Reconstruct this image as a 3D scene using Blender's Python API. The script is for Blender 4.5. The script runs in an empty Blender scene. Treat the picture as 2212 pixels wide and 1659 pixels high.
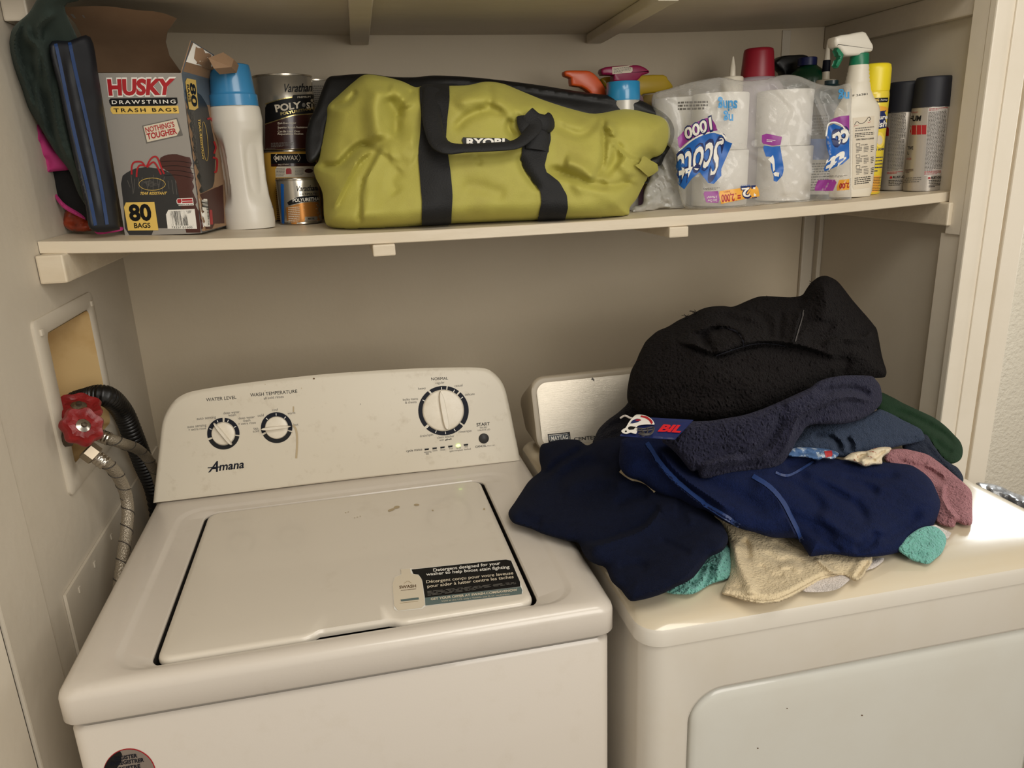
import bpy, bmesh, math, random
import numpy as np
from mathutils import Vector, Matrix, noise
from mathutils.bvhtree import BVHTree
random.seed(7); rng = np.random.RandomState(7)
scene = bpy.context.scene
COL = scene.collection

# ------------------------------------------------------------------ camera
PW, PH = 2212.0, 1659.0
CAM = np.array([.387, -1.776, 1.500]); RX, RY, RZ, FPX = 1.2769, .0369, -.2196, 1633.8
cam_data = bpy.data.cameras.new('camera'); cam = bpy.data.objects.new('camera', cam_data); COL.objects.link(cam)
cam.location = CAM; cam.rotation_euler = (RX, RY, RZ)
cam_data.sensor_fit = 'HORIZONTAL'; cam_data.sensor_width = 36; cam_data.lens = FPX / PW * 36; cam_data.clip_start = .02
scene.camera = cam

# ------------------------------------------------------------------ light
world = bpy.data.worlds.new('world'); scene.world = world; world.use_nodes = True
world.node_tree.nodes['Background'].inputs[0].default_value = (1.0, .95, .87, 1)
world.node_tree.nodes['Background'].inputs[1].default_value = .34
def area(name, loc, target, sx, sy, power, color):
    l = bpy.data.lights.new(name, 'AREA'); l.shape = 'RECTANGLE'; l.size = sx; l.size_y = sy; l.energy = power; l.color = color
    o = bpy.data.objects.new(name, l); COL.objects.link(o); o.location = loc
    o.rotation_euler = (Vector(target) - Vector(loc)).to_track_quat('-Z', 'Y').to_euler(); return o
area('overhead_fill_light', (.85, -1.75, 2.42), (.75, -1.35, 0), 1.0, .6, 13, (1.0, .95, .86))  # added overhead fill, brightens the lid, upward faces and alcove side walls
area('doorway_light', (1.35, -3.2, 1.95), (.7, -.4, 1.1), 1.3, 1.5, 35, (1.0, .95, .87))
area('window_light', (2.78, .40, 1.66), (1.4, -.8, .9), .6, .40, 18, (.88, .95, 1.0))
area('side_room_fill_light', (3.1, -.7, 1.6), (2.0, .68, 1.1), .7, .9, 11, (1.0, .97, .9))  # added fill aimed at the textured wall to brighten it
scene.view_settings.view_transform = 'Standard'; scene.view_settings.look = 'None'
scene.view_settings.exposure = 0.0; scene.view_settings.gamma = 1.0; scene.view_settings.use_curve_mapping = False

# ------------------------------------------------------------------ photo geometry helpers
def _rot():
    return np.array(cam.rotation_euler.to_matrix())
M3 = _rot()
def ray(u, v): return M3 @ np.array([(u - PW/2)/FPX, -(v - PH/2)/FPX, -1.])
def aty(u, v, y): r = ray(u, v); return CAM + r*(y - CAM[1])/r[1]
def atz(u, v, z): r = ray(u, v); return CAM + r*(z - CAM[2])/r[2]
def atx(u, v, x): r = ray(u, v); return CAM + r*(x - CAM[0])/r[0]
XL, XR, YS, ZS = -.079, 1.586, -.453, 1.380         # alcove sides, lower shelf front and underside
def sag(x): t = abs((x - .75)/.835); return .018*(1 - min(t, 1)**2.6)
def shelf_z(x): return ZS + .019 - sag(x)
def on_shelf(u, v):
    z = 1.39
    for i in range(12):
        p = atz(u, v, z); z = shelf_z(p[0])
    p = atz(u, v, z)
    return p

# ------------------------------------------------------------------ materials
def srgb(r, g, b):
    f = lambda c: (c/255/12.92) if c/255 <= .04045 else ((c/255 + .055)/1.055)**2.4
    return (f(r), f(g), f(b), 1)
MATS = {}
def mat(name, rgb, rough=.5, metal=0, bump=0, bscale=80, vary=0, vscale=6, vrgb=None, spec=.5, sheen=0, coat=0, trans=0, emit=None, alpha=1, stretch=None, bdist=.002, vlo=.45, vhi=.7):
    if name in MATS: return MATS[name]
    m = bpy.data.materials.new(name); m.use_nodes = True; nt = m.node_tree; b = nt.nodes['Principled BSDF']
    c = srgb(*rgb)
    b.inputs['Base Color'].default_value = c; b.inputs['Roughness'].default_value = rough; b.inputs['Metallic'].default_value = metal
    b.inputs['Specular IOR Level'].default_value = spec; b.inputs['Coat Weight'].default_value = coat
    b.inputs['Sheen Weight'].default_value = sheen; b.inputs['Sheen Roughness'].default_value = .5
    b.inputs['Transmission Weight'].default_value = trans; b.inputs['Alpha'].default_value = alpha
    if sheen: b.inputs['Sheen Tint'].default_value = tuple(min(1, x*3 + .05) for x in c[:3]) + (1,)
    if emit: b.inputs['Emission Color'].default_value = srgb(*emit[0]); b.inputs['Emission Strength'].default_value = emit[1]
    if bump or vary:
        tc = nt.nodes.new('ShaderNodeTexCoord'); mp = nt.nodes.new('ShaderNodeMapping'); nt.links.new(tc.outputs['Object'], mp.inputs[0])
        if stretch: mp.inputs['Scale'].default_value = stretch
    if bump:
        n = nt.nodes.new('ShaderNodeTexNoise'); n.inputs['Scale'].default_value = bscale; n.inputs['Detail'].default_value = 4
        nt.links.new(mp.outputs[0], n.inputs['Vector']); bp = nt.nodes.new('ShaderNodeBump'); bp.inputs['Strength'].default_value = bump
        bp.inputs['Distance'].default_value = bdist; nt.links.new(n.outputs[0], bp.inputs['Height']); nt.links.new(bp.outputs[0], b.inputs['Normal'])
    if vary:
        n = nt.nodes.new('ShaderNodeTexNoise'); n.inputs['Scale'].default_value = vscale; n.inputs['Detail'].default_value = 6; n.inputs['Roughness'].default_value = .65
        nt.links.new(mp.outputs[0], n.inputs['Vector']); r = nt.nodes.new('ShaderNodeMapRange')
        r.inputs['From Min'].default_value = vlo; r.inputs['From Max'].default_value = vhi; r.inputs['To Max'].default_value = vary
        nt.links.new(n.outputs[0], r.inputs[0]); mx = nt.nodes.new('ShaderNodeMix'); mx.data_type = 'RGBA'
        mx.inputs[6].default_value = c; mx.inputs[7].default_value = srgb(*(vrgb or tuple(int(x*.7) for x in rgb)))
        nt.links.new(r.outputs[0], mx.inputs[0]); nt.links.new(mx.outputs[2], b.inputs['Base Color'])
    MATS[name] = m; return m
def film(name, rgb, opac, rough=.15):
    if name in MATS: return MATS[name]
    m = bpy.data.materials.new(name); m.use_nodes = True; nt = m.node_tree; b = nt.nodes['Principled BSDF']
    b.inputs['Base Color'].default_value = srgb(*rgb); b.inputs['Roughness'].default_value = rough; b.inputs['Coat Weight'].default_value = .6; b.inputs['Coat Roughness'].default_value = .08
    b.inputs['Specular IOR Level'].default_value = .8
    tr = nt.nodes.new('ShaderNodeBsdfTransparent'); mx = nt.nodes.new('ShaderNodeMixShader'); out = nt.nodes['Material Output']
    lw = nt.nodes.new('ShaderNodeLayerWeight'); lw.inputs[0].default_value = .35; mr = nt.nodes.new('ShaderNodeMapRange')
    mr.inputs['To Min'].default_value = opac; mr.inputs['To Max'].default_value = min(1, opac + .5)
    nt.links.new(lw.outputs['Facing'], mr.inputs[0]); nt.links.new(mr.outputs[0], mx.inputs[0])
    nt.links.new(tr.outputs[0], mx.inputs[1]); nt.links.new(b.outputs[0], mx.inputs[2]); nt.links.new(mx.outputs[0], out.inputs[0])
    tc = nt.nodes.new('ShaderNodeTexCoord'); n = nt.nodes.new('ShaderNodeTexNoise'); n.inputs['Scale'].default_value = 28; n.inputs['Detail'].default_value = 3; n.inputs['Distortion'].default_value = 1.2
    nt.links.new(tc.outputs['Object'], n.inputs['Vector']); bp = nt.nodes.new('ShaderNodeBump'); bp.inputs['Strength'].default_value = .5; bp.inputs['Distance'].default_value = .006
    nt.links.new(n.outputs[0], bp.inputs['Height']); nt.links.new(bp.outputs[0], b.inputs['Normal'])
    MATS[name] = m; return m

PAINT = mat('wall_paint', (199, 189, 172), .55, bump=.35, bscale=60, vary=.35, vscale=3, vrgb=(184, 172, 152), bdist=.0015)
PAINTR = mat('panel_paint', (204, 194, 176), .5, bump=.3, bscale=50, vary=.3, vscale=3, vrgb=(190, 178, 158), bdist=.0015)
TRIM = mat('trim_paint', (232, 222, 204), .38, bump=.3, bscale=40, vary=.3, vscale=7, vrgb=(220, 208, 186), bdist=.0015)
TEXW = mat('textured_wall', (232, 224, 206), .7, bump=1, bscale=70, bdist=.006)
SHELF = mat('shelf_paint', (216, 203, 180), .42, bump=.5, bscale=45, vary=.5, vscale=9, vrgb=(190, 170, 138), stretch=(.25, 1, 1), bdist=.002)
SHELFU = mat('upper_shelf_paint', (203, 192, 174), .42, bump=.4, bscale=45, vary=.4, vscale=9, vrgb=(180, 168, 148), stretch=(.25, 1, 1), bdist=.002)
GAP = mat('dark_gap', (35, 28, 22), .9)
FLOORM = mat('floor_tile', (120, 105, 88), .5)
ENAMEL = mat('white_enamel', (209, 200, 188), .3, coat=.3, vary=.3, vscale=22, vrgb=(190, 178, 158), bump=.05, bscale=300, vlo=.55, vhi=.85)
CONS = mat('console_plastic', (208, 199, 181), .42, vary=.55, vscale=38, vrgb=(160, 143, 115), vlo=.57, vhi=.85)
LIDM = mat('lid_enamel', (214, 205, 190), .3, coat=.25, vary=.3, vscale=18, vrgb=(178, 164, 140), vlo=.58, vhi=.85)
DRYT = mat('bisque_dryer_top', (206, 194, 170), .2, coat=.7, vary=.5, vscale=4, vrgb=(208, 188, 154), bump=.12, bscale=18, vlo=.4, vhi=.7, bdist=.001)
DRYB = mat('dryer_white', (214, 207, 194), .3, coat=.4, vary=.2, vscale=8, vrgb=(200, 186, 160))
DOORM = mat('dryer_door_white', (211, 209, 199), .28, coat=.4, vary=.15, vscale=6, vrgb=(196, 186, 166))
BRUSH = mat('brushed_aluminium', (205, 196, 180), .34, metal=.45, bump=.25, bscale=40, stretch=(1, 8, 60), vary=.4, vscale=30, vrgb=(175, 165, 148), bdist=.001)
BISQ = mat('bisque_frame', (168, 156, 136), .4)
BLK = mat('black_print', (10, 10, 12), .55, spec=.3); NAVYP = mat('navy_print', (7, 11, 26), .6, spec=.25); WHT = mat('white_print', (235, 231, 222), .5)
GREYP = mat('grey_print', (104, 100, 94), .6); RED = mat('red_print', (168, 28, 36), .45); YEL = mat('yellow_print', (226, 190, 96), .45)
SLATEP = mat('slate_print', (92, 108, 106), .5); CREAMP = mat('cream_print', (214, 202, 180), .5); BLUEP = mat('blue_print', (28, 96, 178), .4)
PURP = mat('purple_print', (142, 50, 138), .4); DKBLUE = mat('dark_blue_print', (18, 36, 92), .4); BROWNP = mat('brown_print', (70, 34, 26), .5)
ORNG = mat('orange_print', (232, 168, 60), .4); PRNG = mat('grime_stain', (176, 158, 126), .6); DGREY = mat('charcoal_print', (46, 46, 46), .4)
RUST = mat('dirt_brown', (98, 74, 48), .8)
METAL = mat('chrome_steel', (176, 168, 156), .22, metal=.95); TIN = mat('tin_lid', (190, 182, 168), .25, metal=.9)

# ------------------------------------------------------------------ mesh builder
class MB:
    def __init__(s, *mats): s.v = []; s.f = []; s.m = []; s.sm = []; s.mats = list(mats)
    def mi(s, m):
        if m is None: return 0
        if m not in s.mats: s.mats.append(m)
        return s.mats.index(m)
    def add(s, vs, fs, m=None, smooth=False):
        o = len(s.v); k = s.mi(m); s.v += [tuple(float(c) for c in p) for p in vs]
        for f in fs: s.f.append(tuple(i + o for i in f)); s.m.append(k); s.sm.append(smooth)
        return s
    def box(s, x0, x1, y0, y1, z0, z1, m=None, bev=0, fn=None, seg=2):
        bm = bmesh.new(); bmesh.ops.create_cube(bm, size=1)
        for v in bm.verts: v.co = Vector(((x0+x1)/2 + v.co.x*(x1-x0), (y0+y1)/2 + v.co.y*(y1-y0), (z0+z1)/2 + v.co.z*(z1-z0)))
        if bev: bmesh.ops.bevel(bm, geom=bm.edges[:], offset=bev, segments=seg, affect='EDGES', profile=.6)
        bm.verts.index_update(); vs = [tuple(v.co) for v in bm.verts]; fs = [tuple(v.index for v in f.verts) for f in bm.faces]; bm.free()
        if fn: vs = [fn(p) for p in vs]
        return s.add(vs, fs, m, False)
    def loops(s, L, m=None, cap0=False, cap1=False, smooth=True, close=True):
        n = len(L[0]); vs = [p for l in L for p in l]; fs = []
        for i in range(len(L)-1):
            for j in range(n if close else n-1):
                a = i*n + j; b = i*n + (j+1) % n; fs.append((a, b, b+n, a+n))
        if cap0: fs.append(tuple(range(n-1, -1, -1)))
        if cap1: fs.append(tuple((len(L)-1)*n + k for k in range(n)))
        return s.add(vs, fs, m, smooth)
    def lathe(s, prof, cx, cy, z0=0, m=None, seg=48, sx=1, sy=1, smooth=True, rot=0, ax=None, cap=True, lobes=0, lamp=0):
        L = []
        for r, z in prof:
            l = []
            for k in range(seg):
                a = 2*math.pi*k/seg; q = r*(1 + (lamp*math.cos(lobes*a) if lobes else 0))
                x, y = q*sx*math.cos(a), q*sy*math.sin(a)
                x, y = x*math.cos(rot) - y*math.sin(rot), x*math.sin(rot) + y*math.cos(rot)
                p = Vector((x, y, z))
                if ax: p = ax @ p
                l.append((cx + p.x, cy + p.y, z0 + p.z))
            L.append(l)
        return s.loops(L, m, cap, cap, smooth)
    def tube(s, pts, r, m=None, seg=12, sub=10, flat=1, rfn=None, up=(0, 0, 1), closed_ends=True):
        P = catmull([np.array(p, float) for p in pts], sub); L = []; n = len(P)
        X = None
        for i, p in enumerate(P):
            t = P[min(i+1, n-1)] - P[max(i-1, 0)]; t = t/np.linalg.norm(t)
            X = np.cross(t, np.array(up, float)) if X is None else X - t*np.dot(X, t)
            if np.linalg.norm(X) < 1e-4: X = np.array([1., 0, 0])
            X = X/np.linalg.norm(X); Y = np.cross(X, t); rr = r*(rfn(i, n) if rfn else 1)
            L.append([tuple(p + X*rr*math.cos(2*math.pi*k/seg) + Y*rr*flat*math.sin(2*math.pi*k/seg)) for k in range(seg)])
        return s.loops(L, m, closed_ends, closed_ends, True)
    def bvh(s): return BVHTree.FromPolygons([Vector(p) for p in s.v], s.f)
    def build(s, name, parent=None):
        used = sorted({i for f in s.f for i in f}); mp = {k: i for i, k in enumerate(used)}
        me = bpy.data.meshes.new(name); me.from_pydata([s.v[k] for k in used], [], [tuple(mp[i] for i in f) for f in s.f])
        for m in s.mats: me.materials.append(m)
        me.polygons.foreach_set('material_index', s.m); me.polygons.foreach_set('use_smooth', s.sm); me.update()
        bm = bmesh.new(); bm.from_mesh(me); bmesh.ops.recalc_face_normals(bm, faces=bm.faces[:]) if len(me.polygons) < 60000 else None
        bm.to_mesh(me); bm.free()
        if any(s.sm):
            try: me.set_sharp_from_angle(angle=math.radians(50))
            except Exception: pass
        o = bpy.data.objects.new(name, me); COL.objects.link(o)
        if parent is not None:
            o.parent = parent; o.matrix_parent_inverse = Matrix.Translation(-parent.location)
        return o
def catmull(P, sub, closed=False):
    n = len(P)
    if n < 3 and not closed:
        return [P[0] + (P[1]-P[0])*t/sub for t in range(sub+1)]
    out = []
    for i in range(n if closed else n-1):
        a, b, c, d = (P[(i-1) % n], P[i], P[(i+1) % n], P[(i+2) % n]) if closed else (P[max(i-1, 0)], P[i], P[i+1], P[min(i+2, n-1)])
        for k in range(sub):
            t = k/sub; out.append(.5*((2*b) + (-a+c)*t + (2*a-5*b+4*c-d)*t*t + (-a+3*b-3*c+d)*t**3))
    if not closed: out.append(P[-1])
    return out
def tag(o, label=None, cat=None, group=None, kind=None):
    if label: o['label'] = label
    if cat: o['category'] = cat
    if group: o['group'] = group
    if kind: o['kind'] = kind
    return o
def thing(name, loc, label, cat, group=None):
    o = bpy.data.objects.new(name, None); COL.objects.link(o); o.location = [float(c) for c in loc]; o.empty_display_size = .05
    return tag(o, label, cat, group)
def struct(name, mb): return tag(mb.build(name), kind='structure')

# rounded rectangle loop in a plane; fn maps (a, b, h) to space
def rrect(a0, a1, b0, b1, r, n=8, ns=1):
    pts = []
    for (cx, cy, st) in ((a1-r, b1-r, 0), (a0+r, b1-r, 90), (a0+r, b0+r, 180), (a1-r, b0+r, 270)):
        arc = [(cx + r*math.cos(math.radians(st + 90*k/n)), cy + r*math.sin(math.radians(st + 90*k/n))) for k in range(n+1)]
        if pts and ns > 1:
            p, q = pts[-1], arc[0]; pts += [(p[0] + (q[0]-p[0])*t/ns, p[1] + (q[1]-p[1])*t/ns) for t in range(1, ns)]
        pts += arc
    if ns > 1:
        p, q = pts[-1], pts[0]; pts += [(p[0] + (q[0]-p[0])*t/ns, p[1] + (q[1]-p[1])*t/ns) for t in range(1, ns)]
    return pts

# ------------------------------------------------------------------ printed marks laid on real surfaces
def hit(bvh, u, v, off):
    r = Vector(ray(u, v)).normalized(); loc, nrm, idx, d = bvh.ray_cast(Vector(CAM), r)
    if loc is None: return None
    if nrm.dot(r) > 0: nrm = -nrm
    return loc + nrm*off - r*off*.3
_txt = {}
def text_geo(s, bold=0, spacing=1.0):
    key = (s, bold, spacing)
    if key in _txt: return _txt[key]
    c = bpy.data.curves.new('t', 'FONT'); c.body = s; c.offset = bold; c.resolution_u = 3; c.space_character = spacing
    o = bpy.data.objects.new('t', c); COL.objects.link(o); dg = bpy.context.evaluated_depsgraph_get()
    me = bpy.data.meshes.new_from_object(o.evaluated_get(dg)); vs = np.array([v.co[:2] for v in me.vertices]).reshape(-1, 2); fs = [tuple(p.vertices) for p in me.polygons]
    bpy.data.objects.remove(o); bpy.data.curves.remove(c); bpy.data.meshes.remove(me)
    if len(vs): vs[:, 0] -= vs[:, 0].min(); w = vs[:, 0].max()
    else: w = 1
    _txt[key] = (vs, fs, w); return _txt[key]
CAPH = .70
def textq(mb, bvh, s, q, m, off=.0004, bold=.0, shear=0, spacing=1.0):
    """q: bottom-left, bottom-right, top-right, top-left of the capital letters, in photo pixels"""
    vs, fs, w = text_geo(s, bold, spacing)
    if not len(vs): return
    BL, BR, TR, TL = [np.array(p, float) for p in q]; out = []; ok = []
    for x, y in vs:
        b = y/CAPH; a = x/w + shear*b*CAPH/w
        p = BL*(1-a)*(1-b) + BR*a*(1-b) + TR*a*b + TL*(1-a)*b; h = hit(bvh, p[0], p[1], off); ok.append(h is not None); out.append(h if h is not None else Vector((0, 0, 0)))
    fs2 = [f for f in fs if all(ok[i] for i in f) and max((out[f[i]] - out[f[i-1]]).length for i in range(len(f))) < .2]
    mb.add(out, fs2, m)
def textl(mb, bvh, s, A, B, m, h=None, **k):
    A = np.array(A, float); B = np.array(B, float); d = B - A; L = np.linalg.norm(d)
    if h is None: h = L*CAPH/text_geo(s, k.get('bold', 0), k.get('spacing', 1.0))[2]
    n = np.array([d[1], -d[0]])/L*h
    textq(mb, bvh, s, (A, B, B+n, A+n), m, **k)
def sdf_poly(P, Q):
    A = np.asarray(Q, float); B = np.roll(A, -1, 0); P = np.asarray(P, float); best = np.full(len(P), 1e18); ins = np.zeros(len(P), bool)
    for a, b in zip(A, B):
        e = b - a; w = P - a; t = np.clip((w @ e)/max(e @ e, 1e-12), 0, 1); d = w - t[:, None]*e; best = np.minimum(best, (d**2).sum(1))
        c = ((a[1] > P[:, 1]) != (b[1] > P[:, 1])); xi = a[0] + (P[:, 1]-a[1])*(b[0]-a[0])/((b[1]-a[1]) or 1e-12); ins ^= c & (P[:, 0] < xi)
    return np.where(ins, 1, -1)*np.sqrt(best)
def gridmesh(Q, step):
    """triangle grid filling polygon Q (pixels) with its outline cut exactly; returns points, triangles, inside distance"""
    Q = np.asarray(Q, float); x0, y0 = Q.min(0) - step; x1, y1 = Q.max(0) + step
    nx = int((x1-x0)/step) + 2; ny = int((y1-y0)/step) + 2
    X, Y = np.meshgrid(np.arange(nx), np.arange(ny)); P = np.stack([x0 + (X + .5*(Y % 2))*step, y0 + Y*step], -1).reshape(-1, 2)
    S = sdf_poly(P, Q)
    # keep the corners sharp: the nearest grid point moves on to each corner
    fixed = set()
    for i in range(len(Q)):
        a = Q[i]-Q[i-1]; c = Q[(i+1) % len(Q)]-Q[i]; la, lc = np.linalg.norm(a), np.linalg.norm(c)
        if la > 0 and lc > 0 and np.dot(a, c)/(la*lc) < .8:
            d = ((P-Q[i])**2).sum(1)
            for j in fixed: d[j] = 1e9
            j = int(np.argmin(d))
            if d[j] < (.75*step)**2: P[j] = Q[i]; S[j] = 0; fixed.add(j)
    # snap near vertices on to the outline
    near = np.array([k for k in np.where(np.abs(S) < .3*step)[0] if k not in fixed], int)
    if len(near):
        e = .01; G = np.stack([(sdf_poly(P[near]+[e, 0], Q)-sdf_poly(P[near]-[e, 0], Q))/(2*e), (sdf_poly(P[near]+[0, e], Q)-sdf_poly(P[near]-[0, e], Q))/(2*e)], -1)
        g = np.linalg.norm(G, axis=1); k = g > .5; P[near[k]] -= (G[k]/g[k][:, None]**2)*S[near[k]][:, None]; S[near[k]] = 0
    pts = [tuple(p) for p in P]; sd = list(S); tris = []; em = {}
    def cut(i, j):
        key = (min(i, j), max(i, j))
        if key not in em:
            t = sd[i]/(sd[i]-sd[j]); em[key] = len(pts); pts.append((pts[i][0]+(pts[j][0]-pts[i][0])*t, pts[i][1]+(pts[j][1]-pts[i][1])*t)); sd.append(0.)
        return em[key]
    for r in range(ny-1):
        for c in range(nx-1):
            a = r*nx+c; b = a+1; d = a+nx; e2 = d+1
            T = ((a, b, d), (b, e2, d)) if r % 2 == 0 else ((a, b, e2), (a, e2, d))
            for t in T:
                s = [sd[i] for i in t]
                if max(s) <= 0: continue
                if min(s) >= 0: tris.append(t); continue
                out = []
                for k in range(3):
                    i, j = t[k], t[(k+1) % 3]
                    if sd[i] >= 0: out.append(i)
                    if (sd[i] > 0 and sd[j] < 0) or (sd[i] < 0 and sd[j] > 0): out.append(cut(i, j))
                for k in range(1, len(out)-1): tris.append((out[0], out[k], out[k+1]))
    used = sorted({i for t in tris for i in t}); mp = {k: i for i, k in enumerate(used)}
    return np.array([pts[i] for i in used]), [tuple(mp[i] for i in t) for t in tris], np.array([max(sd[i], 0) for i in used])
def polyd(mb, bvh, Q, m, off=.0003, step=10, smooth=0):
    if smooth: Q = [tuple(p) for p in catmull([np.array(q, float) for q in Q], smooth, True)]
    q_ = np.array(Q, float); step = min(step, max(1.6, float((q_.max(0)-q_.min(0)).min())/3.2))
    P, T, S = gridmesh(Q, step); H = [hit(bvh, p[0], p[1], off) for p in P]
    T = [t for t in T if all(H[i] is not None for i in t) and max((H[t[i]]-H[t[i-1]]).length for i in range(3)) < .06]
    mb.add([h if h is not None else (0, 0, 0) for h in H], T, m, True)
def rectd(mb, bvh, q, m, off=.0003, step=12): polyd(mb, bvh, q, m, off, step)
def lined(mb, bvh, pts, w, m, off=.0003, sub=6, step=None, closed=False):
    P = catmull([np.array(p, float) for p in pts], sub, closed) if sub > 1 else [np.array(p, float) for p in pts]
    if closed: P.append(P[0])
    L = []; R = []
    for i, p in enumerate(P):
        t = P[min(i+1, len(P)-1)] - P[max(i-1, 0)]; n = np.array([-t[1], t[0]])/(np.linalg.norm(t) or 1)*w/2
        L.append(hit(bvh, *(p+n), off)); R.append(hit(bvh, *(p-n), off))
    vs = []; fs = []
    for i in range(len(P)-1):
        q = (L[i], L[i+1], R[i+1], R[i])
        if all(x is not None for x in q) and (q[0]-q[2]).length < .08: o = len(vs); vs += q; fs.append((o, o+1, o+2, o+3))
    mb.add(vs, fs, m)
def fine(mb, bvh, q, rows, m, off=.0004, dens=.75, th=.45, seed=1):
    """rows of tiny unreadable print inside quad q (TL, TR, BR, BL)"""
    r = random.Random(seed); TL, TR, BR, BL = [np.array(p, float) for p in q]
    for i in range(rows):
        b0 = (i+.25)/rows; b1 = b0 + th/rows; a = 0; end = 1 if i < rows-1 else r.uniform(.4, .9)
        while a < end:
            w = r.uniform(.05, .16); a2 = min(a+w*dens, end); pt = lambda a, b: TL*(1-a)*(1-b)+TR*a*(1-b)+BR*a*b+BL*(1-a)*b
            H = [hit(bvh, *pt(x, y), off) for x, y in ((a, b0), (a2, b0), (a2, b1), (a, b1))]
            if all(h is not None for h in H): mb.add(H, [(0, 1, 2, 3)], m)
            a += w
def barcode(mb, bvh, q, m, off=.0006, n=26, seed=3):
    r = random.Random(seed); TL, TR, BR, BL = [np.array(p, float) for p in q]; a = 0; W = []
    while a < 1:
        w = r.choice((.012, .02, .032)); W.append((a, min(a+w, 1))); a += w + r.choice((.012, .02, .03))
    for a, b in W:
        pt = lambda a, c: TL*(1-a)*(1-c)+TR*a*(1-c)+BR*a*c+BL*(1-a)*c
        H = [hit(bvh, *pt(x, y), off) for x, y in ((a, 0), (b, 0), (b, 1), (a, 1))]
        if all(h is not None for h in H): mb.add(H, [(0, 1, 2, 3)], m)
def ell(cx, cy, rx, ry, n=40, rot=0, a0=0, a1=360):
    c, s = math.cos(math.radians(rot)), math.sin(math.radians(rot)); out = []
    for k in range(n + (0 if a1-a0 >= 360 else 1)):
        a = math.radians(a0 + (a1-a0)*k/n); x, y = rx*math.cos(a), ry*math.sin(a); out.append((cx + x*c - y*s, cy + x*s + y*c))
    return out

# ------------------------------------------------------------------ soft things: stuffed outlines with folds
def tps(C):
    C = np.array(C, float); P = C[:, :2]/300.; n = len(P)
    K = lambda A, B: (lambda r2: np.where(r2 > 0, .5*r2*np.log(r2 + 1e-12), 0))(((A[:, None]-B[None])**2).sum(-1))
    A = np.zeros((n+3, n+3)); A[:n, :n] = K(P, P) + np.eye(n)*.02; A[:n, n] = 1; A[:n, n+1:] = P; A[n, :n] = 1; A[n+1:, :n] = P.T
    w = np.linalg.lstsq(A, np.concatenate([C[:, 2], [0, 0, 0]]), rcond=1e-6)[0]
    return lambda Q: K(np.asarray(Q)/300., P) @ w[:n] + w[n] + (np.asarray(Q)/300.) @ w[n+1:]
def polydist(P, L):
    L = np.asarray(L, float); best = np.full(len(P), 1e18); side = np.zeros(len(P)); tt = np.zeros(len(P)); ln = np.linalg.norm(np.diff(L, axis=0), axis=1); cum = np.concatenate([[0], np.cumsum(ln)]); tot = cum[-1]
    for i in range(len(L)-1):
        a, e = L[i], L[i+1]-L[i]; w = P - a; t = np.clip((w @ e)/(e @ e), 0, 1); d = w - t[:, None]*e; q = (d**2).sum(1); k = q < best
        best[k] = q[k]; side[k] = (e[0]*w[:, 1] - e[1]*w[:, 0])[k]; tt[k] = ((cum[i] + t*ln[i])/tot)[k]
    return np.sqrt(best), np.sign(side), tt
def puff(mb, outline, depth, H, D, step=5, creases=(), nz=.004, nscale=14, fine_n=0, hb=None, m=None, smooth=4, seed=0, bmat=None, rimpow=.5, floor=False):
    Q = [tuple(p) for p in catmull([np.array(q, float) for q in outline], smooth, True)] if smooth else outline
    P, T, S = gridmesh(Q, step); Yf = tps(depth)(P)
    if floor: Yf = np.minimum(Yf, [atz(p[0], p[1], DZ+.003)[1] for p in P])
    s = np.clip(S/D, 0, 1); dome = np.power(1-(1-s)**2, rimpow)
    h = H*dome; lift = np.clip(S/(3*step), 0, 1)
    for kind, pts, w, amp in creases:
        L = catmull([np.array(p, float) for p in pts], 6); d, sd, t = polydist(P, L); tp = np.clip(np.minimum(t, 1-t)/.18, 0, 1); tp = tp*tp*(3-2*tp)
        w = max(w, 1.9*step)
        if kind == 'v': h = h - amp*np.exp(-(d/w)**2)*tp*lift
        elif kind == 'r': h = h + amp*np.exp(-(d/w)**2)*tp*lift
        elif kind in 'sz':     # 's': raised on the right-hand side of the drawn line seen in the picture, 'z': on the left
            k = sd if kind == 's' else -sd; e = np.clip(k*d/(step*3.2) + .5, 0, 1); e = e*e*(3-2*e)
            h = h + amp*(e*np.exp(-np.maximum(d - 1.5*step, 0)/w) - (1-e)*.35*np.exp(-d/(max(w*.35, 2*step))))*tp*lift
    B = np.array([aty(p[0], p[1], y) for p, y in zip(P, Yf)]); dirs = CAM - B; dirs /= np.linalg.norm(dirs, axis=1)[:, None]
    off = Vector((seed*3.1, seed*1.7, seed*5.3))
    nn = np.array([noise.fractal(Vector(b)*nscale + off, .9, 2.1, 3) for b in B])*nz*np.clip(S/12, 0, 1)
    if fine_n: nn = nn + rng.randn(len(B))*fine_n
    F = B + dirs*(h + nn)[:, None]; hb = H*.25 if hb is None else hb; K = B - dirs*(hb*dome)[:, None]
    if floor: K[:, 2] = np.maximum(K[:, 2], DZ+.0015)
    else:
        for A_ in (F, K, B):
            A_[:, 2] = np.clip(A_[:, 2], [shelf_z(x)+.0006 if x < XR and y > YS-.02 and z > 1.3 else -9 for x, y, z in A_], [ZU-.0165 if z > 1.3 else 9 for z in A_[:, 2]])
   
    n = len(P); rim = S <= 1e-6; idx = np.arange(n); kmap = np.where(rim, idx, -1); vs = list(map(tuple, F)); 
    for i in range(n):
        if not rim[i]: kmap[i] = len(vs); vs.append(tuple(K[i]))
        else: vs[i] = tuple(B[i])
    mb.add(vs, T, m, True); o = len(mb.v) - len(vs); k = mb.mi(bmat if bmat else m)
    for t in T: mb.f.append((int(kmap[t[2]])+o, int(kmap[t[1]])+o, int(kmap[t[0]])+o)); mb.m.append(k); mb.sm.append(True)
    return mb
DZ = .914
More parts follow.
